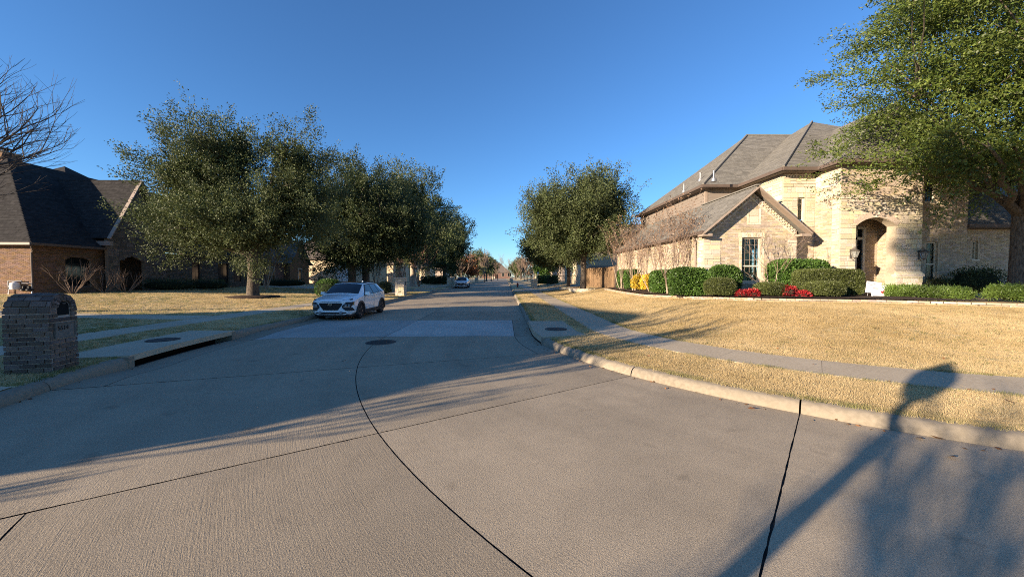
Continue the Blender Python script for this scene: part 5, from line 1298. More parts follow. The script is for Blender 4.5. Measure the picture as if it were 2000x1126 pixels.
mbd = mb.build('mailbox_door', 'dark', MBX); trimbox(mbd, plF, -.02, .04, 1.15, 1.165, .011, .03, 'pewter', 'door_pull')  # door coloured near-black to imitate the shaded inside of an open box
mb = MB(); k = 9
for i in range(k):                                  # small soldier arch over the door
    a0, a1 = math.pi*i/k+.03, math.pi*(i+1)/k-.03; q = [(.01+r_*math.cos(a)*1.0, 1.095+r_*.92*math.sin(a)) for r_, a in ((.13, a0), (.215, a0), (.215, a1), (.13, a1))]
    m1 = MB().hexa([plF.p(u, v, .0) for u, v in q]+[plF.p(u, v, .046) for u, v in q]); m1.build('brick', 'brick_grey', MBX)
stp = trimbox(MBX, plF, -.195, .205, .555, .825, -.005, .036, 'mortar_plate', 'number_plate')
fmb = MB()
for a, b, c, d in ((-.195, .205, .81, .826), (-.195, .205, .554, .57), (-.195, -.178, .571, .809), (.188, .205, .571, .809)): fmb.hexa([plF.p(a, c, .036), plF.p(b, c, .036), plF.p(b, d, .036), plF.p(a, d, .036), plF.p(a, c, .05), plF.p(b, c, .05), plF.p(b, d, .05), plF.p(a, d, .05)])
fmb.build('plate_border', 'mortar_plate', stp)
cu = bpy.data.curves.new('number', 'FONT'); cu.body = '5514'; cu.size = .105; cu.extrude = .004; cu.align_x = 'CENTER'
to = bpy.data.objects.new('tmp_text', cu); COL.objects.link(to); dg = bpy.context.evaluated_depsgraph_get(); me = bpy.data.meshes.new_from_object(to.evaluated_get(dg)); bpy.data.objects.remove(to)
m4 = Matrix((ey, Z, plF.N)).transposed().to_4x4(); m4.translation = plF.p(-.04, .70, .042); me.transform(m4); me.materials.clear(); link('house_number', me, 'iron', stp)

# ================================================================== STONE MAILBOXES down the street
def stone_box(px, pyb, wpx, hpx, label, X=None):
    p = on_ground(px, pyb); 
    if X is not None: p = at_x(px, pyb, X); p.z = ground_z(p.x, p.y)
    sc_ = p.y/FPX; w_, h = max(.5, min(.8, wpx*sc_)), max(1.0, min(1.6, hpx*sc_))
    o = empty('stone_mailbox', p, label=label, cat='mailbox', group='stone mailboxes along the street')
    a = Vector((p.x-w_/2, p.y-w_/2, p.z)); b = Vector((p.x+w_/2, p.y+w_/2, p.z+h))
    MB().box((a.x, a.y, a.z-.05), b).build('pillar', 'mortar_tan', o)
    for pl_, u0, u1 in ((front(a.y), a.x, b.x), (east(b.x), a.y, b.y), (west(a.x), -b.y, -a.y)): tile_mesh('stonework', pl_, tiles([rect(u0, u1, a.z, b.z-.06)], (.12, .24), (.15, .4), .012), (.012, .03), 'stone_cream_i', o, kind='stuff')
    MB().box((a.x-.05, a.y-.05, b.z+.003), (b.x+.05, b.y+.05, b.z+.09)).build('cap_stone', 'stone_cream_i', o)
    sgn = 1 if p.x < XC else -1; MB().box((min(b.x+.031, b.x+.05) if sgn > 0 else a.x-.05, p.y-.12, p.z+h*.62), (b.x+.05 if sgn > 0 else a.x-.031, p.y+.12, p.z+h*.82)).build('mailbox_door', 'black_metal', o)
stone_box(783, 580, 17, 33, 'square tan stone mailbox just behind the white parked car', -9.0)
stone_box(877, 564, 7, 18, 'tan stone mailbox left of the distant white suv', -9.0); stone_box(884, 563, 7, 18, 'tan stone mailbox nearest the distant white suv', -8.9)
stone_box(930, 552, 6, 8, 'small far stone mailbox past the distant suv on the left', -8.9); stone_box(961.5, 544.5, 4, 5, 'far stone mailbox at the left kerb near the street end', -8.8); stone_box(965.5, 544, 4, 5, 'farthest stone mailbox on the left kerb', -8.8)
stone_box(998, 549, 5, 6, 'far stone mailbox at the right kerb', 1.6); stone_box(1000, 552, 4, 8, 'stone mailbox before the far right mailbox', 1.6)
stone_box(1043, 566, 13, 15, 'wide tan stone pillar beside the right sidewalk under the oak', 4.0)

# ================================================================== FENCE, planter, lamp posts, hydrant, signs
FN = empty('wooden_fence', (8.8, 34, .6), label='weathered brown board fence behind the oak on the right', cat='fence')
y = 30.5; 
while y < 39.5:
    zz = ground_z(8.75, y); h = 1.83+random.uniform(-.015, .015); x = 9.1-.08*(y-30.5); MB().box((x-.009+random.uniform(-.004, .004), y, zz-.03), (x+.009, y+.132, zz+h)).build('picket', 'wood_fence', FN); y += .14
x = 9.1
for k in range(4): yy = 30.6+k*2.7; xx = 9.1-.08*(yy-30.5); MB().box((xx+.02, yy, .3), (xx+.11, yy+.09, 2.5)).build('post', 'wood_fence', FN)
for zz in (.95, 1.7, 2.35): MB().beam((9.13, 30.5, zz), (8.42, 39.4, zz), .04, .09).build('rail', 'wood_fence', FN)
MB().box((8.98, 30.1, .3), (9.12, 30.25, 2.75)).build('gate_post', 'trim_brown', FN)
IF = empty('iron_fence', (7, 42, .5), label='black iron picket fence beyond the wooden fence on the right', cat='fence')
xx = 4.8
while xx < 8.3: MB().tube([(xx, 42, .4), (xx, 42, 2.0)], .012, 4).build('picket', 'black_metal', IF); xx += .13
for zz in (.7, 1.85): MB().beam((4.75, 42, zz), (8.35, 42, zz), .03, .03).build('rail', 'black_metal', IF)
def planter(c, r, label, n=22):
    o = empty('stone_planter', (c.x, c.y, ground_z(c.x, c.y)), label=label, cat='planter', group='stone rings around the oaks')
    for cs in range(2):
        for i in range(n):
            a0 = 6.283*(i+.5*cs)/n; a1 = a0+6.283/n*.96; z0 = ground_z(c.x, c.y)+cs*.14-.04; mb = MB()
            q = [(c.x+rr*math.cos(a), c.y+rr*math.sin(a)) for rr, a in ((r-.1, a0), (r+random.uniform(.08, .12), a0), (r+random.uniform(.08, .12), a1), (r-.1, a1))]
            mb.hexa([(x, y, z0) for x, y in q]+[(x, y, z0+.13) for x, y in q]); mb.build('stone', 'stone_cream', o)
    MB().lathe((c.x, c.y, ground_z(c.x, c.y)), [(r-.1, 0), (r-.1, .17), (.01, .2)], 20).build('soil', 'mulch', o)
def lamp_post(p, h, label, r=.045):
    o = empty('lamp_post', p, label=label, cat='street lamp'); p = Vector(p)
    MB().lathe(p, [(.11, -.05), (.11, .1), (.07, .2), (r, .3), (r*.85, h-.42), (.07, h-.40), (.07, h-.37)], 12).build('pole', 'black_metal', o, smooth=40)
    MB().lathe(p+Vector((0, 0, h-.37)), [(.09, 0), (.17, .26)], 6).build('glass', 'lantern_glass', o); MB().lathe(p+Vector((0, 0, h-.11)), [(.2, 0), (.2, .02), (.07, .10), (.02, .12), (.02, .17), (.005, .2)], 10).build('cap', 'black_metal', o, smooth=40)
    return o
p = at_x(1051, 560, 5.0); p.z = ground_z(p.x, p.y); lamp_post(p, 2.3, 'black lamp post with lantern on the right lawn beyond the oak')
# unseen post lantern, its form guessed and added to cast the round-headed shadow
pl0 = uv(-1.05, -4.3); pb_ = Vector((pl0[0], pl0[1], ground_z(pl0[0], pl0[1])))
o = empty('unseen_lantern', pb_, label='unseen guessed post lantern whose round headed shadow falls on the right sidewalk', cat='street lamp')
MB().lathe(pb_, [(.14, -.05), (.14, .2), (.08, .3), (.058, 2.4), (.12, 2.45)], 14).build('pole', 'black_metal', o, smooth=40); MB().lathe(pb_+Vector((0, 0, 2.45)), [(.12, 0), (.16, .06), (.22, .20), (.24, .36), (.20, .50), (.12, .58)], 18).build('globe', 'white_paint', o, smooth=50); MB().lathe(pb_+Vector((0, 0, 3.03)), [(.13, 0), (.10, .06), (.03, .12), (.005, .16)], 12).build('finial', 'black_metal', o, smooth=50)
p = at_x(1011, 557, 1.9); p.z = ground_z(p.x, p.y)
o = empty('fire_hydrant', p, label='small dark red fire hydrant at the far right kerb', cat='hydrant')
MB().lathe(p, [(.16, 0), (.16, .05), (.10, .08), (.10, .45), (.14, .48), (.14, .53), (.11, .60), (.05, .68), (.03, .70), (.03, .75)], 14).build('barrel', 'hydrant_red', o, smooth=40); MB().tube([p+Vector((-.19, 0, .38)), p+Vector((.19, 0, .38))], .055, 10).tube([p+Vector((0, -.2, .36)), p+Vector((0, 0, .36))], .07, 10).build('nozzle', 'hydrant_red', o)
def yard_sign(px, py, Y, w_, h, tilt, label, red):
    c = at_y(px, py, Y); g0 = ground_z(c.x, Y)+.02; o = empty('yard_sign', (c.x, Y, g0), label=label, cat='sign', group='yard signs by the entry')
    U = Vector((math.cos(tilt), 0, -math.sin(tilt))); V = Vector((math.sin(tilt)*.9, .25, math.cos(tilt))).normalized(); pl = Plane(c, U, U.cross(Vector((0, -1, 0))).normalized()*-1)
    pl.V = (Vector((0, 0, 1))-U*U.z).normalized(); pl.N = pl.U.cross(pl.V)
    bd0 = trimbox(o, pl, -w_/2, w_/2, -h/2, h/2, -.006, .006, 'sign_white', 'board')
    MB().tube([pl.p(-w_*.3, -h*.2, -.012), pl.p(-w_*.3, -h/2-.25, -.012)], .006, 4).tube([pl.p(w_*.3, -h*.2, -.012), pl.p(w_*.3, -h/2-.25, -.012)], .006, 4).build('stake', 'grey_metal', o)
    rows = [(-w_*.42, w_*.1, h*.30, h*.36), (-w_*.42, -w_*.05, h*.17, h*.22)]+([(-w_*.42, w_*.0, -h*.33, -h*.29)] if red else [])
    tile_mesh('faint_print', pl, rows, (.008, .008), 'sign_grey', bd0, back=.0065)
    if red:
        mb = MB(); pts = [(.10, -.02), (.17, .06), (.22, .01), (.30, .08), (.38, .0), (.33, -.10), (.36, -.24), (.27, -.16), (.2, -.22), (.18, -.12), (.10, -.12)]
        mb.v = [tuple(pl.p(u*w_*.95, v*h, .008)) for u, v in pts]; mb.f = [tuple(range(len(pts)))]; mb.build('red_emblem', 'sign_red', bd0)
yard_sign(1706, 561, 14.9, .62, .46, .12, 'white yard sign leaning behind the red marked sign by the entry', False); yard_sign(1717, 569, 14.7, .62, .50, -.04, 'white yard sign with red emblem in front of the arched entry', True)
# gas meter on the left house
g0 = at_y(38, 560, 23.8); o = empty('gas_meter', (g0.x, 23.85, ground_z(g0.x, 23.8)), label='grey gas meter with pipes on the sunlit brick wall at far left', cat='gas meter'); zb_ = ground_z(g0.x, 23.8)
MB().tube([(g0.x-.75, 23.85, zb_), (g0.x-.75, 23.85, zb_+.85), (g0.x+.1, 23.85, zb_+.85), (g0.x+.1, 23.85, zb_+.7), (g0.x+.7, 23.85, zb_+.7), (g0.x+.7, 23.85, zb_)], .035, 6, cap=False).build('pipes', 'grey_metal', o)
MB().lathe((g0.x-.3, 23.82, zb_+.3), [(.05, .5), (.2, .42), (.24, .2), (.2, .02), (.05, 0)][::-1], 14).build('meter', 'white_paint', o, smooth=40)
for dx in (.25, .6): MB().lathe((g0.x+dx, 23.82, zb_+.2), [(.05, 0), (.17, .05), (.17, .12), (.08, .2), (.08, .32), (.02, .36)], 12).build('regulator', 'black_metal', o, smooth=40)

# ================================================================== TREES
def plobes(Y, L, depth=1.0):
    k = Y/FPX; out = []
    for px, py, rx, ry in L: c = at_y(px, py, Y+random.uniform(-.5, .5)); out.append((c.x, c.y, c.z, rx*k, (rx+ry)/2*k*depth, ry*k))
    return out
def gp(x, y): return (x, y, ground_z(x, y))
oak('oak_tree', 'large green oak with layered leaves in front of the tan house at right', gp(20.35, 14.3), 3.6, .27,
    [(19.9, 13.6, 9.6, 5.5, 4.8, 4.4), (16.6, 13.0, 9.0, 3.3, 3.0, 1.6), (16.0, 12.8, 5.9, 3.3, 2.7, .9), (19.9, 12.4, 6.1, 3.5, 3.0, 1.3), (18.0, 13.4, 11.6, 3.6, 3.6, 2.2), (22.7, 13, 7, 4, 3.6, 2.6)],
    5400, 42, .108, .048, 'leaf_near', seed=3, twig=.75, limbs=18, hole=-.1, updir=.05, flatten=.38, low=4.6, spray=(260, 2.0, .44, .84), inner=2.0, iscale=1.4)
p = on_ground(494, 579.5)
oak('oak_tree', 'broad olive green oak with twin crowns on the left lawn', p, 3.2, .36, plobes(p.y, [(408, 412, 94, 80), (434, 320, 52, 68), (365, 345, 52, 46), (572, 395, 68, 100), (572, 310, 46, 48), (540, 430, 60, 70), (480, 452, 128, 54), (335, 415, 36, 56), (400, 282, 34, 32), (466, 290, 26, 46)]),
    5200, 34, .13, .064, 'leaf_oak', seed=11, twig=.8, limbs=16, hole=-.1, spiky=1.6, spray=(210, 2.6, .42, .86), updir=.55)
oak('oak_tree', 'dense dark oak behind the white parked car, left of two dark trunks', gp(at_y(687, 560, 40).x, 40), 3.0, .42, plobes(40, [(688, 415, 56, 76), (650, 445, 44, 76), (735, 452, 56, 64), (690, 490, 76, 42)]), 3400, 22, .19, .10, 'leaf_oak_dark', seed=23, twig=.9, hole=-.3, spray=(120, 3.2, .6, .8))
oak('oak_tree', 'dark oak behind the white parked car, right of two dark trunks', gp(at_y(714, 560, 43).x, 43), 3.0, .42, plobes(43, [(745, 430, 58, 78), (790, 455, 60, 66), (720, 470, 70, 55), (700, 390, 40, 55)]), 3200, 22, .19, .10, 'leaf_oak_dark', seed=31, twig=.9, hole=-.3, spray=(120, 3.4, .6, .8))
oak('oak_tree', 'pale trunked oak beyond the square stone mailbox on the left', gp(at_y(806, 555, 60).x, 60), 3.4, .45, plobes(60, [(800, 420, 55, 82), (838, 455, 42, 66), (785, 390, 34, 50), (815, 490, 60, 34)]), 2600, 22, .25, .13, 'leaf_oak', seed=37, twig=1.1, hole=-.28, bark='bark_pale', spray=(100, 4.2, .8, .8))
oak('oak_tree', 'rounded dark oak above the distant white suv', gp(at_y(868, 555, 80).x, 80), 3.2, .4, plobes(80, [(872, 470, 32, 56), (895, 480, 17, 40), (860, 500, 40, 30)]), 1600, 20, .32, .17, 'leaf_oak_dark', seed=41, twig=1.2, hole=-.3, spray=(70, 4.6, .9, .8))
oak('oak_tree', 'small green oak far along the left side', gp(at_y(932, 548, 125).x, 125), 3, .35, plobes(125, [(932, 514, 16, 22), (946, 522, 10, 14)]), 500, 16, .4, .2, 'leaf_oak', seed=43, twig=1.4)
oak('oak_tree', 'rust leaved small tree far along the left side', gp(at_y(914, 552, 100).x, 100), 2.2, .25, plobes(100, [(914, 522, 13, 17), (922, 530, 9, 9)]), 420, 14, .3, .16, 'leaf_rust', seed=47, twig=1.1, hole=-.1)
for px, Y, L_, sd_, lab in ((950, 150, [(950, 519, 11, 17)], 201, 'green oak far left between two tall leafless trees'), (963, 205, [(963, 523, 9, 13)], 203, 'olive oak near the left end of the street'), (1006, 205, [(1007, 524, 9, 12)], 205, 'olive oak near the right end of the street'), (885, 108, [(884, 515, 15, 24)], 207, 'dark oak behind the distant white suv'), (1018, 170, [(1018, 521, 9, 13)], 209, 'olive oak among the leafless trees on the right')):
    q = at_y(px, 548, Y); oak('oak_tree', lab, gp(q.x, Y), 3, .3, plobes(Y, L_), 420, 16, .42, .22, 'leaf_oak', group='far street oaks', seed=sd_, twig=1.4)
t_ = gp(6.75, 32)
oak('oak_tree', 'full green oak with bare trunk beside the right sidewalk', t_, 3.1, .26, plobes(32, [(1130, 428, 80, 66), (1088, 452, 56, 46), (1188, 425, 45, 58), (1072, 412, 36, 44), (1150, 392, 48, 38), (1135, 474, 74, 28)]), 3600, 30, .155, .075, 'leaf_oak', seed=53, twig=.8, limbs=12, spiky=1.6, hole=-.2, spray=(170, 2.7, .42, .84), updir=.7)
t2 = gp(at_y(1110, 563, 38.5).x, 38.5)
oak('oak_tree', 'smaller oak standing behind the full oak on the right', t2, 2.6, .2, plobes(38.5, [(1070, 502, 44, 26), (1100, 490, 44, 28), (1050, 490, 28, 24)]), 1400, 22, .18, .09, 'leaf_oak', seed=59, twig=.8)
planter(Vector(t_), 1.15, 'round tan stone planter ring under the full green oak', 24); planter(Vector(t2), .9, 'stone planter ring under the smaller oak', 18)
oak('magnolia_tree', 'bright green broadleaf tree beyond the smaller oak on the right', gp(at_y(1060, 552, 66).x, 66), 1.2, .16, plobes(66, [(1062, 522, 13, 22)]), 420, 16, .3, .16, 'leaf_hedge', seed=61, twig=.8)
# leafless trees
bare('bare_tree', 'leafless spreading tree at the far left edge in front of the dark roof', gp(-20.6, 13.6), 13.0, .16, seed=5, levels=5, split=3, flare=.85, up=.16, stem_top=.30, n0=7, outdir=(.8, .1, .0), thin=1.3, bark='bark_dark')
for i, (px, Y, h, lab) in enumerate(((946, 118, 11.5, 'tall leafless tree far left, just right of the green far oak'), (972, 190, 13, 'leafless tree near the end of the street on the left'), (900, 92, 10, 'leafless brown tree right of the rounded dark oak'), (960, 150, 9, 'slender leafless tree between the tall bare tree and the street end'),
                                     (1042, 82, 9, 'leafless tree by the lamp post on the far right lawn'), (1037, 96, 9, 'leafless tree second from the lamp post on the right'), (1024, 120, 9.5, 'leafless tree third from the lamp post on the right'), (1016, 150, 10, 'leafless tree fourth from the lamp post on the right'), (1002, 235, 13, 'leafless tree at the right of the street end'), (1030, 104, 8, 'short leafless tree between the right hand bare trees'), (990, 262, 12, 'leafless tree standing before the end house'), (1009, 185, 10, 'leafless tree nearest the right kerb in the distance'), (955, 225, 13, 'leafless tree left of the end house'))):
    q = at_y(px, 548, Y); bare('bare_tree', lab, gp(q.x, Y), h, .15, seed=70+i, levels=4, split=3, flare=.6, n0=7, group='leafless street trees', thin=8, stem_top=.33)
# shadow casters behind the camera, in the corner garden
q = uv(-7.2, -11); bare('bare_tree', 'leafless garden tree behind the camera whose branch shadows cross the lawn', gp(q[0], q[1]), 7.4, .10, seed=91, levels=4, split=3, n0=9, flare=.8, stem_top=.28, thin=5)
q = uv(-5.6, -9); bare('bare_tree', 'second leafless garden tree behind the camera shading the road', gp(q[0], q[1]), 4.8, .045, seed=92, levels=4, split=3, n0=8, flare=.7, stem_top=.32, thin=5)
q = uv(2.2, -34)
oak('oak_tree', 'tall oak behind the camera shading the right end of the house front', gp(q[0], q[1]), 11, .12, [(*uv(-2.1, -34.3)[:2], 15.3, 1.6, 1.6, 1.8), (*uv(.3, -33.7)[:2], 15.3, 2.0, 2.0, 1.8)], 1400, 20, .2, .1, 'leaf_oak', seed=67, twig=.6, limbs=6, hole=-.4)
q = uv(-.1, -13); bare('bare_tree', 'third leafless garden tree behind the camera shading the right corner', gp(q[0], q[1]), 5.0, .10, seed=93, levels=4, split=3, n0=9, flare=.85, stem_top=.3, thin=6)
q = uv(2.6, -15); bush('garden_shrub', 'rounded shrub behind the camera shading the bottom right corner', q[:2], 1.3, 1.2, 3.2, 'leaf_oak', 'hedge_core', 3000, .12, .06, sq=2.2, rough=.2, cat='shrub')
# crape myrtles
cm = (4, .10, .09, 'seedhead')
for i, (px, py, Y, h, st, lab) in enumerate(((1214, 565, 26.5, 4.0, 7, 'leafless crape myrtle at the fence end of the house side wall'), (1238, 566, 24.0, 3.9, 6, 'leafless crape myrtle behind the yellow shrubs'), (1272, 568, 21.5, 3.9, 6, 'leafless crape myrtle between yellow shrubs and hedge'), (1306, 572, 19.0, 4.0, 6, 'leafless crape myrtle rising behind the large clipped hedge'), (1340, 572, 17.9, 3.6, 5, 'leafless crape myrtle closest to the gable wing'))):
    q = at_y(px, py, Y); bare('crape_myrtle', lab, gp(q.x, Y), h, .03, seed=120+i, stems=max(3, st-2), spread=.36, levels=3, split=3, n0=4, flare=.5, up=.3, stem_top=.46, bark='bark_pale', tips=cm, group='crape myrtles along the house wall', thin=1.3)
q = at_y(1506, 585, 15.9); bare('crape_myrtle', 'small leafless ornamental tree right of the gable window', gp(q.x, 15.9), 2.9, .022, seed=131, stems=4, spread=.5, levels=3, split=3, n0=3, flare=.5, up=.2, stem_top=.4, bark='bark_pale', thin=1.0)
for i, (px, Y, h, lab) in enumerate(((520, 36, 6.5, 'leafless crape myrtle right of the big left oak trunk'), (735, 48, 6, 'leafless crape myrtle right of the two dark oak trunks'), (782, 62, 7, 'red stemmed crape myrtle left of the pale oak trunk'), (818, 58, 7, 'red stemmed crape myrtle right of the pale oak trunk'))):
    q = at_y(px, 560, Y); bare('crape_myrtle', lab, gp(q.x, Y), h, .06, seed=140+i, stems=7, spread=.42, levels=3, split=3, n0=4, flare=.45, up=.3, stem_top=.42, bark='bark_red' if i > 1 else 'bark_pale', group='crape myrtles on the left lawns', thin=4)
for i, (px, Y, h, lab) in enumerate(((143, 24.4, 1.9, 'bare twiggy shrub below the arched window of the left house'), (205, 26, 1.5, 'bare low shrub between arched window and stone gable'), (247, 26.5, 1.5, 'bare low shrub in front of the stone entry gable'))):
    q = at_y(px, 575, Y); bare('bare_shrub', lab, gp(q.x, Y), h, .018, seed=150+i, stems=12, spread=.95, levels=2, split=2, n0=3, flare=.5, up=.1, stem_top=.55, bark='bark_twig', cat='shrub', group='bare shrubs at the left house', thin=1.5)

# ================================================================== CLIPPED SHRUBS of the right bed
def shrub(name, label, px0, px1, pyt, Y, mat, core, n, ln, wd, sq=2.2, ry=None, rough=.03, group=None, tilt=.4):
    a, b = at_y(px0, pyt, Y), at_y(px1, pyt, Y); x = (a.x+b.x)/2; rx = (b.x-a.x)/2; g = ground_z(x, Y)+.13
    return bush(name, label, (x, Y), rx, ry or rx, max(.15, a.z-g), mat, core, n, ln, wd, sq=sq, rough=rough, group=group, base=g, tilt=tilt)
HG = 'clipped green hedges along the house'
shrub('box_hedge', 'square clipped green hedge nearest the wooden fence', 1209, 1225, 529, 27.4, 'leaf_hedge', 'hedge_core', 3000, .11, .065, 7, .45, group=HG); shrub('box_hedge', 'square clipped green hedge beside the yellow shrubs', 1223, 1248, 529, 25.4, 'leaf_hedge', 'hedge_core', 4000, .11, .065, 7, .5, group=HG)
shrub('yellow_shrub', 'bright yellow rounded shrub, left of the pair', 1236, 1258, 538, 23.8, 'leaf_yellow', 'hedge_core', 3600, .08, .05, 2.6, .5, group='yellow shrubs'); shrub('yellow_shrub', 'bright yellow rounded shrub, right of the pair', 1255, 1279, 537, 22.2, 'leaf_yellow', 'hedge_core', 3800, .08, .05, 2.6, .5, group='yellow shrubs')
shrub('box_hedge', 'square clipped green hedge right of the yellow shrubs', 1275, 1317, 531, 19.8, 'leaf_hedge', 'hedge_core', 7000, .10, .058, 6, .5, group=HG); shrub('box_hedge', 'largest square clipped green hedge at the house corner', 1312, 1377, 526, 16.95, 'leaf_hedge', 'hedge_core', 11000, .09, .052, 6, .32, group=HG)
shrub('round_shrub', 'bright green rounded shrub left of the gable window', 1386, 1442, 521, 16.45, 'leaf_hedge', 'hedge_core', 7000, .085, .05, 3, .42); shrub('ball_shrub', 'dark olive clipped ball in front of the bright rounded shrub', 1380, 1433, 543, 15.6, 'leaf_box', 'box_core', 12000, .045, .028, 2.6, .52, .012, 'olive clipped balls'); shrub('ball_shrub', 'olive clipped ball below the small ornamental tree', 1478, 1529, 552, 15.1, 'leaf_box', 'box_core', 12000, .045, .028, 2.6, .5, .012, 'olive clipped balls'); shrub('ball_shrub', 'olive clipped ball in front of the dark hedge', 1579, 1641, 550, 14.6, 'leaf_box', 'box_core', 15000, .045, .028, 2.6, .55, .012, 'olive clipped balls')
shrub('box_hedge', 'bright green clipped hedge below the shaded wall right of the gable', 1505, 1612, 510, 16.25, 'leaf_hedge', 'hedge_core', 13000, .085, .05, 5, .4, group=HG); shrub('box_hedge', 'dark olive low box hedge left of the arched entry', 1556, 1677, 527, 15.35, 'leaf_box', 'box_core', 26000, .05, .03, 6, .42, .015)
for i, (a, b, t_, Y, lab) in enumerate(((1440, 1461, 570, 15.1, 'left red leaved shrub beside the dark clipped ball'), (1458, 1480, 568, 15.0, 'red leaved shrub touching the ball below the window'), (1527, 1552, 561, 14.7, 'tall red leaved shrub between two clipped balls'), (1557, 1579, 574, 14.5, 'small red leaved shrub left of the rightmost clipped ball'))): shrub('red_shrub', lab, a, b, t_, Y, 'leaf_red', 'mulch', 520, .085, .038, 2, .24, .035, 'red leaved shrubs')
for i, (a, b, t_, Y, lab) in enumerate(((1727, 1753, 565, 14.7, 'small green juniper by the yard signs'), (1752, 1806, 565, 14.4, 'low green juniper under the right entry pier'), (1798, 1846, 569, 14.1, 'low green juniper, third from the yard signs'), (1836, 1884, 569, 13.9, 'low green juniper at the shaded bed end'), (1942, 1988, 565, 13.3, 'low green juniper near the big oak trunk'), (1976, 2034, 566, 13.1, 'low green juniper cut by the right picture edge'))): shrub('juniper_shrub', lab, a, b, t_, Y, 'leaf_juniper', 'hedge_core', 6000, .11, .026, 2.3, .42, .06, 'low junipers', tilt=.8)
shrub('dark_shrub', 'dark loose shrub in deep shade right of the entry', 1868, 1945, 527, 16.0, 'leaf_oak_dark', 'hedge_core', 3000, .07, .04, 2.4, .6, .1); shrub('dark_shrub', 'low dark shrub below the shaded window', 1815, 1862, 548, 16.4, 'leaf_oak_dark', 'hedge_core', 1600, .07, .04, 2.4, .4, .08)
q = at_y(643, 575, 27); bush('round_shrub', 'bright round green shrub behind the parked white car', (q.x, 27), .9, .8, 1.35, 'leaf_hedge', 'hedge_core', 3500, .08, .045, sq=2.3, rough=.03)
q = at_y(752, 575, 33); bush('round_shrub', 'small dark shrub right of the parked white car', (q.x, 33), .6, .6, 1.1, 'leaf_oak_dark', 'hedge_core', 1500, .08, .045, sq=2.3, rough=.05)
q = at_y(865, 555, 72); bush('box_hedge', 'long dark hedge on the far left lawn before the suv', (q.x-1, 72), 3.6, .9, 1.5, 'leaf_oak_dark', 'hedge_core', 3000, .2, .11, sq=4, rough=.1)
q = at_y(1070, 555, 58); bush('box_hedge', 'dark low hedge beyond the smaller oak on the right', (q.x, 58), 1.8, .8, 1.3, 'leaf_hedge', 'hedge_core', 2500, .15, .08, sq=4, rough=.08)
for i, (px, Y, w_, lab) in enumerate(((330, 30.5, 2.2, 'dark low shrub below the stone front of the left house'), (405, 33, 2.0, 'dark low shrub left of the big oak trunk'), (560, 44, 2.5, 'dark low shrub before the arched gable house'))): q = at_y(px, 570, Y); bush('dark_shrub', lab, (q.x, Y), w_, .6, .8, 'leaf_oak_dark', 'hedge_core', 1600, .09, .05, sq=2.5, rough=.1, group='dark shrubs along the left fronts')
tr_ = on_ground(494, 579.5); MB().lathe((tr_.x, tr_.y, tr_.z), [(1.7, -.02), (1.6, .06), (.5, .12), (.01, .13)], 22).build('mulch_ring', 'mulch', smooth=60, kind='structure')

# far woods closing the horizon
def woods(name, label, y0, y1, x0, x1, n, hmin, hmax, mat, ln):
    cx_ = RNG.uniform(x0, x1, n); cy_ = RNG.uniform(y0, y1, n); h = RNG.uniform(hmin, hmax, n); per = 160
    d = RNG.normal(0, 1, (n, per, 3)); d /= np.linalg.norm(d, axis=2)[..., None]; r = RNG.random((n, per, 1))**.4
    P = np.stack([cx_, cy_, h*.6], 1)[:, None]+d*r*np.stack([h*.38, h*.38, h*.42], 1)[:, None]
    leaves(name, P.reshape(-1, 3), d.reshape(-1, 3), ln, ln*.5, mat, None, .7, label=label, cat='trees', kind='stuff')
woods('far_woods', 'brown leafless woods closing the horizon', 335, 420, -330, 330, 150, 7, 12, 'seedhead', 1.5)
woods('far_woods', 'scattered evergreen woods on the horizon', 335, 430, -330, 330, 60, 7, 12, 'leaf_oak_dark', 1.6)

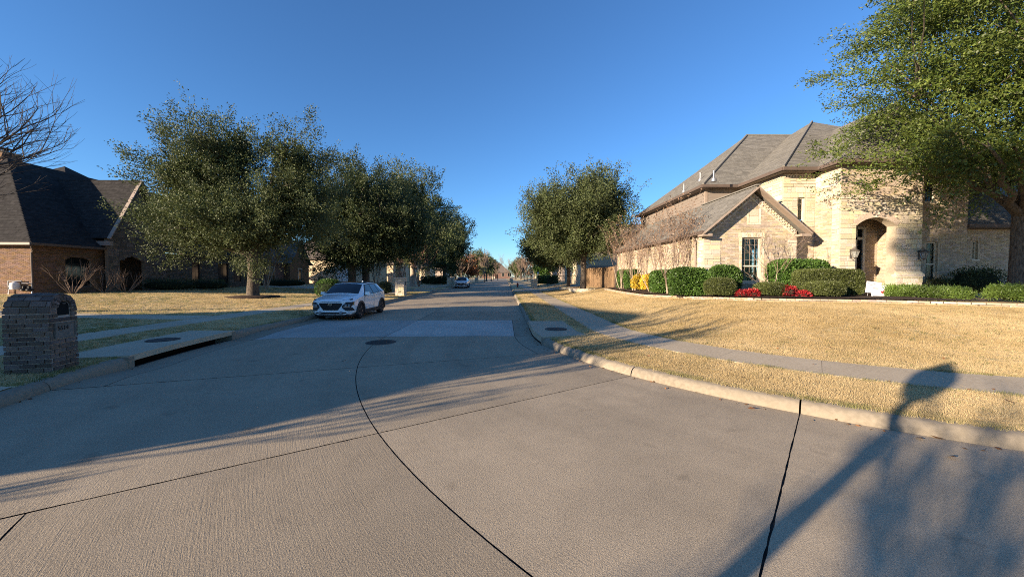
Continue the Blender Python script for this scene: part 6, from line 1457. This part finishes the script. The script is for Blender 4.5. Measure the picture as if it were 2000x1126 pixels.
# ================================================================== GRASS and fallen leaves
grass('dry_grass', 1, 300000, 'straw coloured dormant lawn on the right', 3.6, 46, 1.0, 1.0, .035)
grass('dry_grass', -1, 150000, 'dormant lawn with green tinge on the left', 5, 50, 1.1, 1.1, .26)
lf = MB().add([(0, 0, 0), (.03, .025, .012), (.075, .02, .004), (.11, 0, .018), (.075, -.025, .008), (.03, -.02, .0)], [(0, 1, 2, 3), (0, 3, 4, 5)]).mesh('fallen_leaf'); lf.materials.append(M['leaf_dead'])
for i, (px, py, lab) in enumerate(((1790, 854, 'curled brown leaf on the road just below the right kerb'), (1846, 858, 'brown leaf pair nearest the right kerb shadow'), (1852, 890, 'brown leaf lying farthest from the right kerb'), (1460, 797, 'small brown leaf in the gutter left of the kerb joint'), (1322, 657, 'dark leaf on the lawn beside the sidewalk'), (1240, 725, 'brown leaf in the gutter below the verge'), (1515, 719, 'brown leaf on the verge by the sidewalk'), (1985, 793, 'brown leaf on the verge at the right picture edge'), (1180, 600, 'brown leaf on the sunlit lawn near the oak'), (668, 705, 'dark leaf on the shaded road near the car'))):
    p = on_ground(px, py) if i not in (0, 1, 2, 3, 5, 9) else at_z(px, py, 0); o = bpy.data.objects.new('fallen_leaf', lf); COL.objects.link(o); o.location = (p.x, p.y, p.z+(.006 if p.z < .01 else .035)); o.rotation_euler = (random.uniform(-.2, .2), random.uniform(-.2, .2), random.uniform(0, 6)); o.scale = (1.0,)*3
    tag(o, lab, 'leaf', 'fallen leaves')

# scattered leaf litter: too small to tell apart
n = 900; x = RNG.uniform(-1, 16, n); y = RNG.uniform(4, 24, n); o_ = roff_v(x, y); k = (o_ > KR+.2) & (y < poly_y(x)); x, y = x[k], y[k]
sg = RNG.uniform(-20, 30, 260); og = np.where(RNG.random(260) < .6, KR-.03-np.abs(RNG.normal(0, .10, 260)), KL+.03+np.abs(RNG.normal(0, .10, 260)))
pg_ = np.array([(*rpos(a, b), road_z(a, b)+.008) for a, b in zip(sg, og)])
P = np.concatenate([np.stack([x, y, gz_v(x, y)+.03], 1)[::4], pg_]); D = RNG.normal(0, 1, P.shape); D[:, 2] *= .1
leaves('leaf_litter', P, D, .055, .032, 'leaf_dead', None, .15, label='small dry brown leaves scattered over lawn and gutters', cat='leaf litter', kind='stuff')
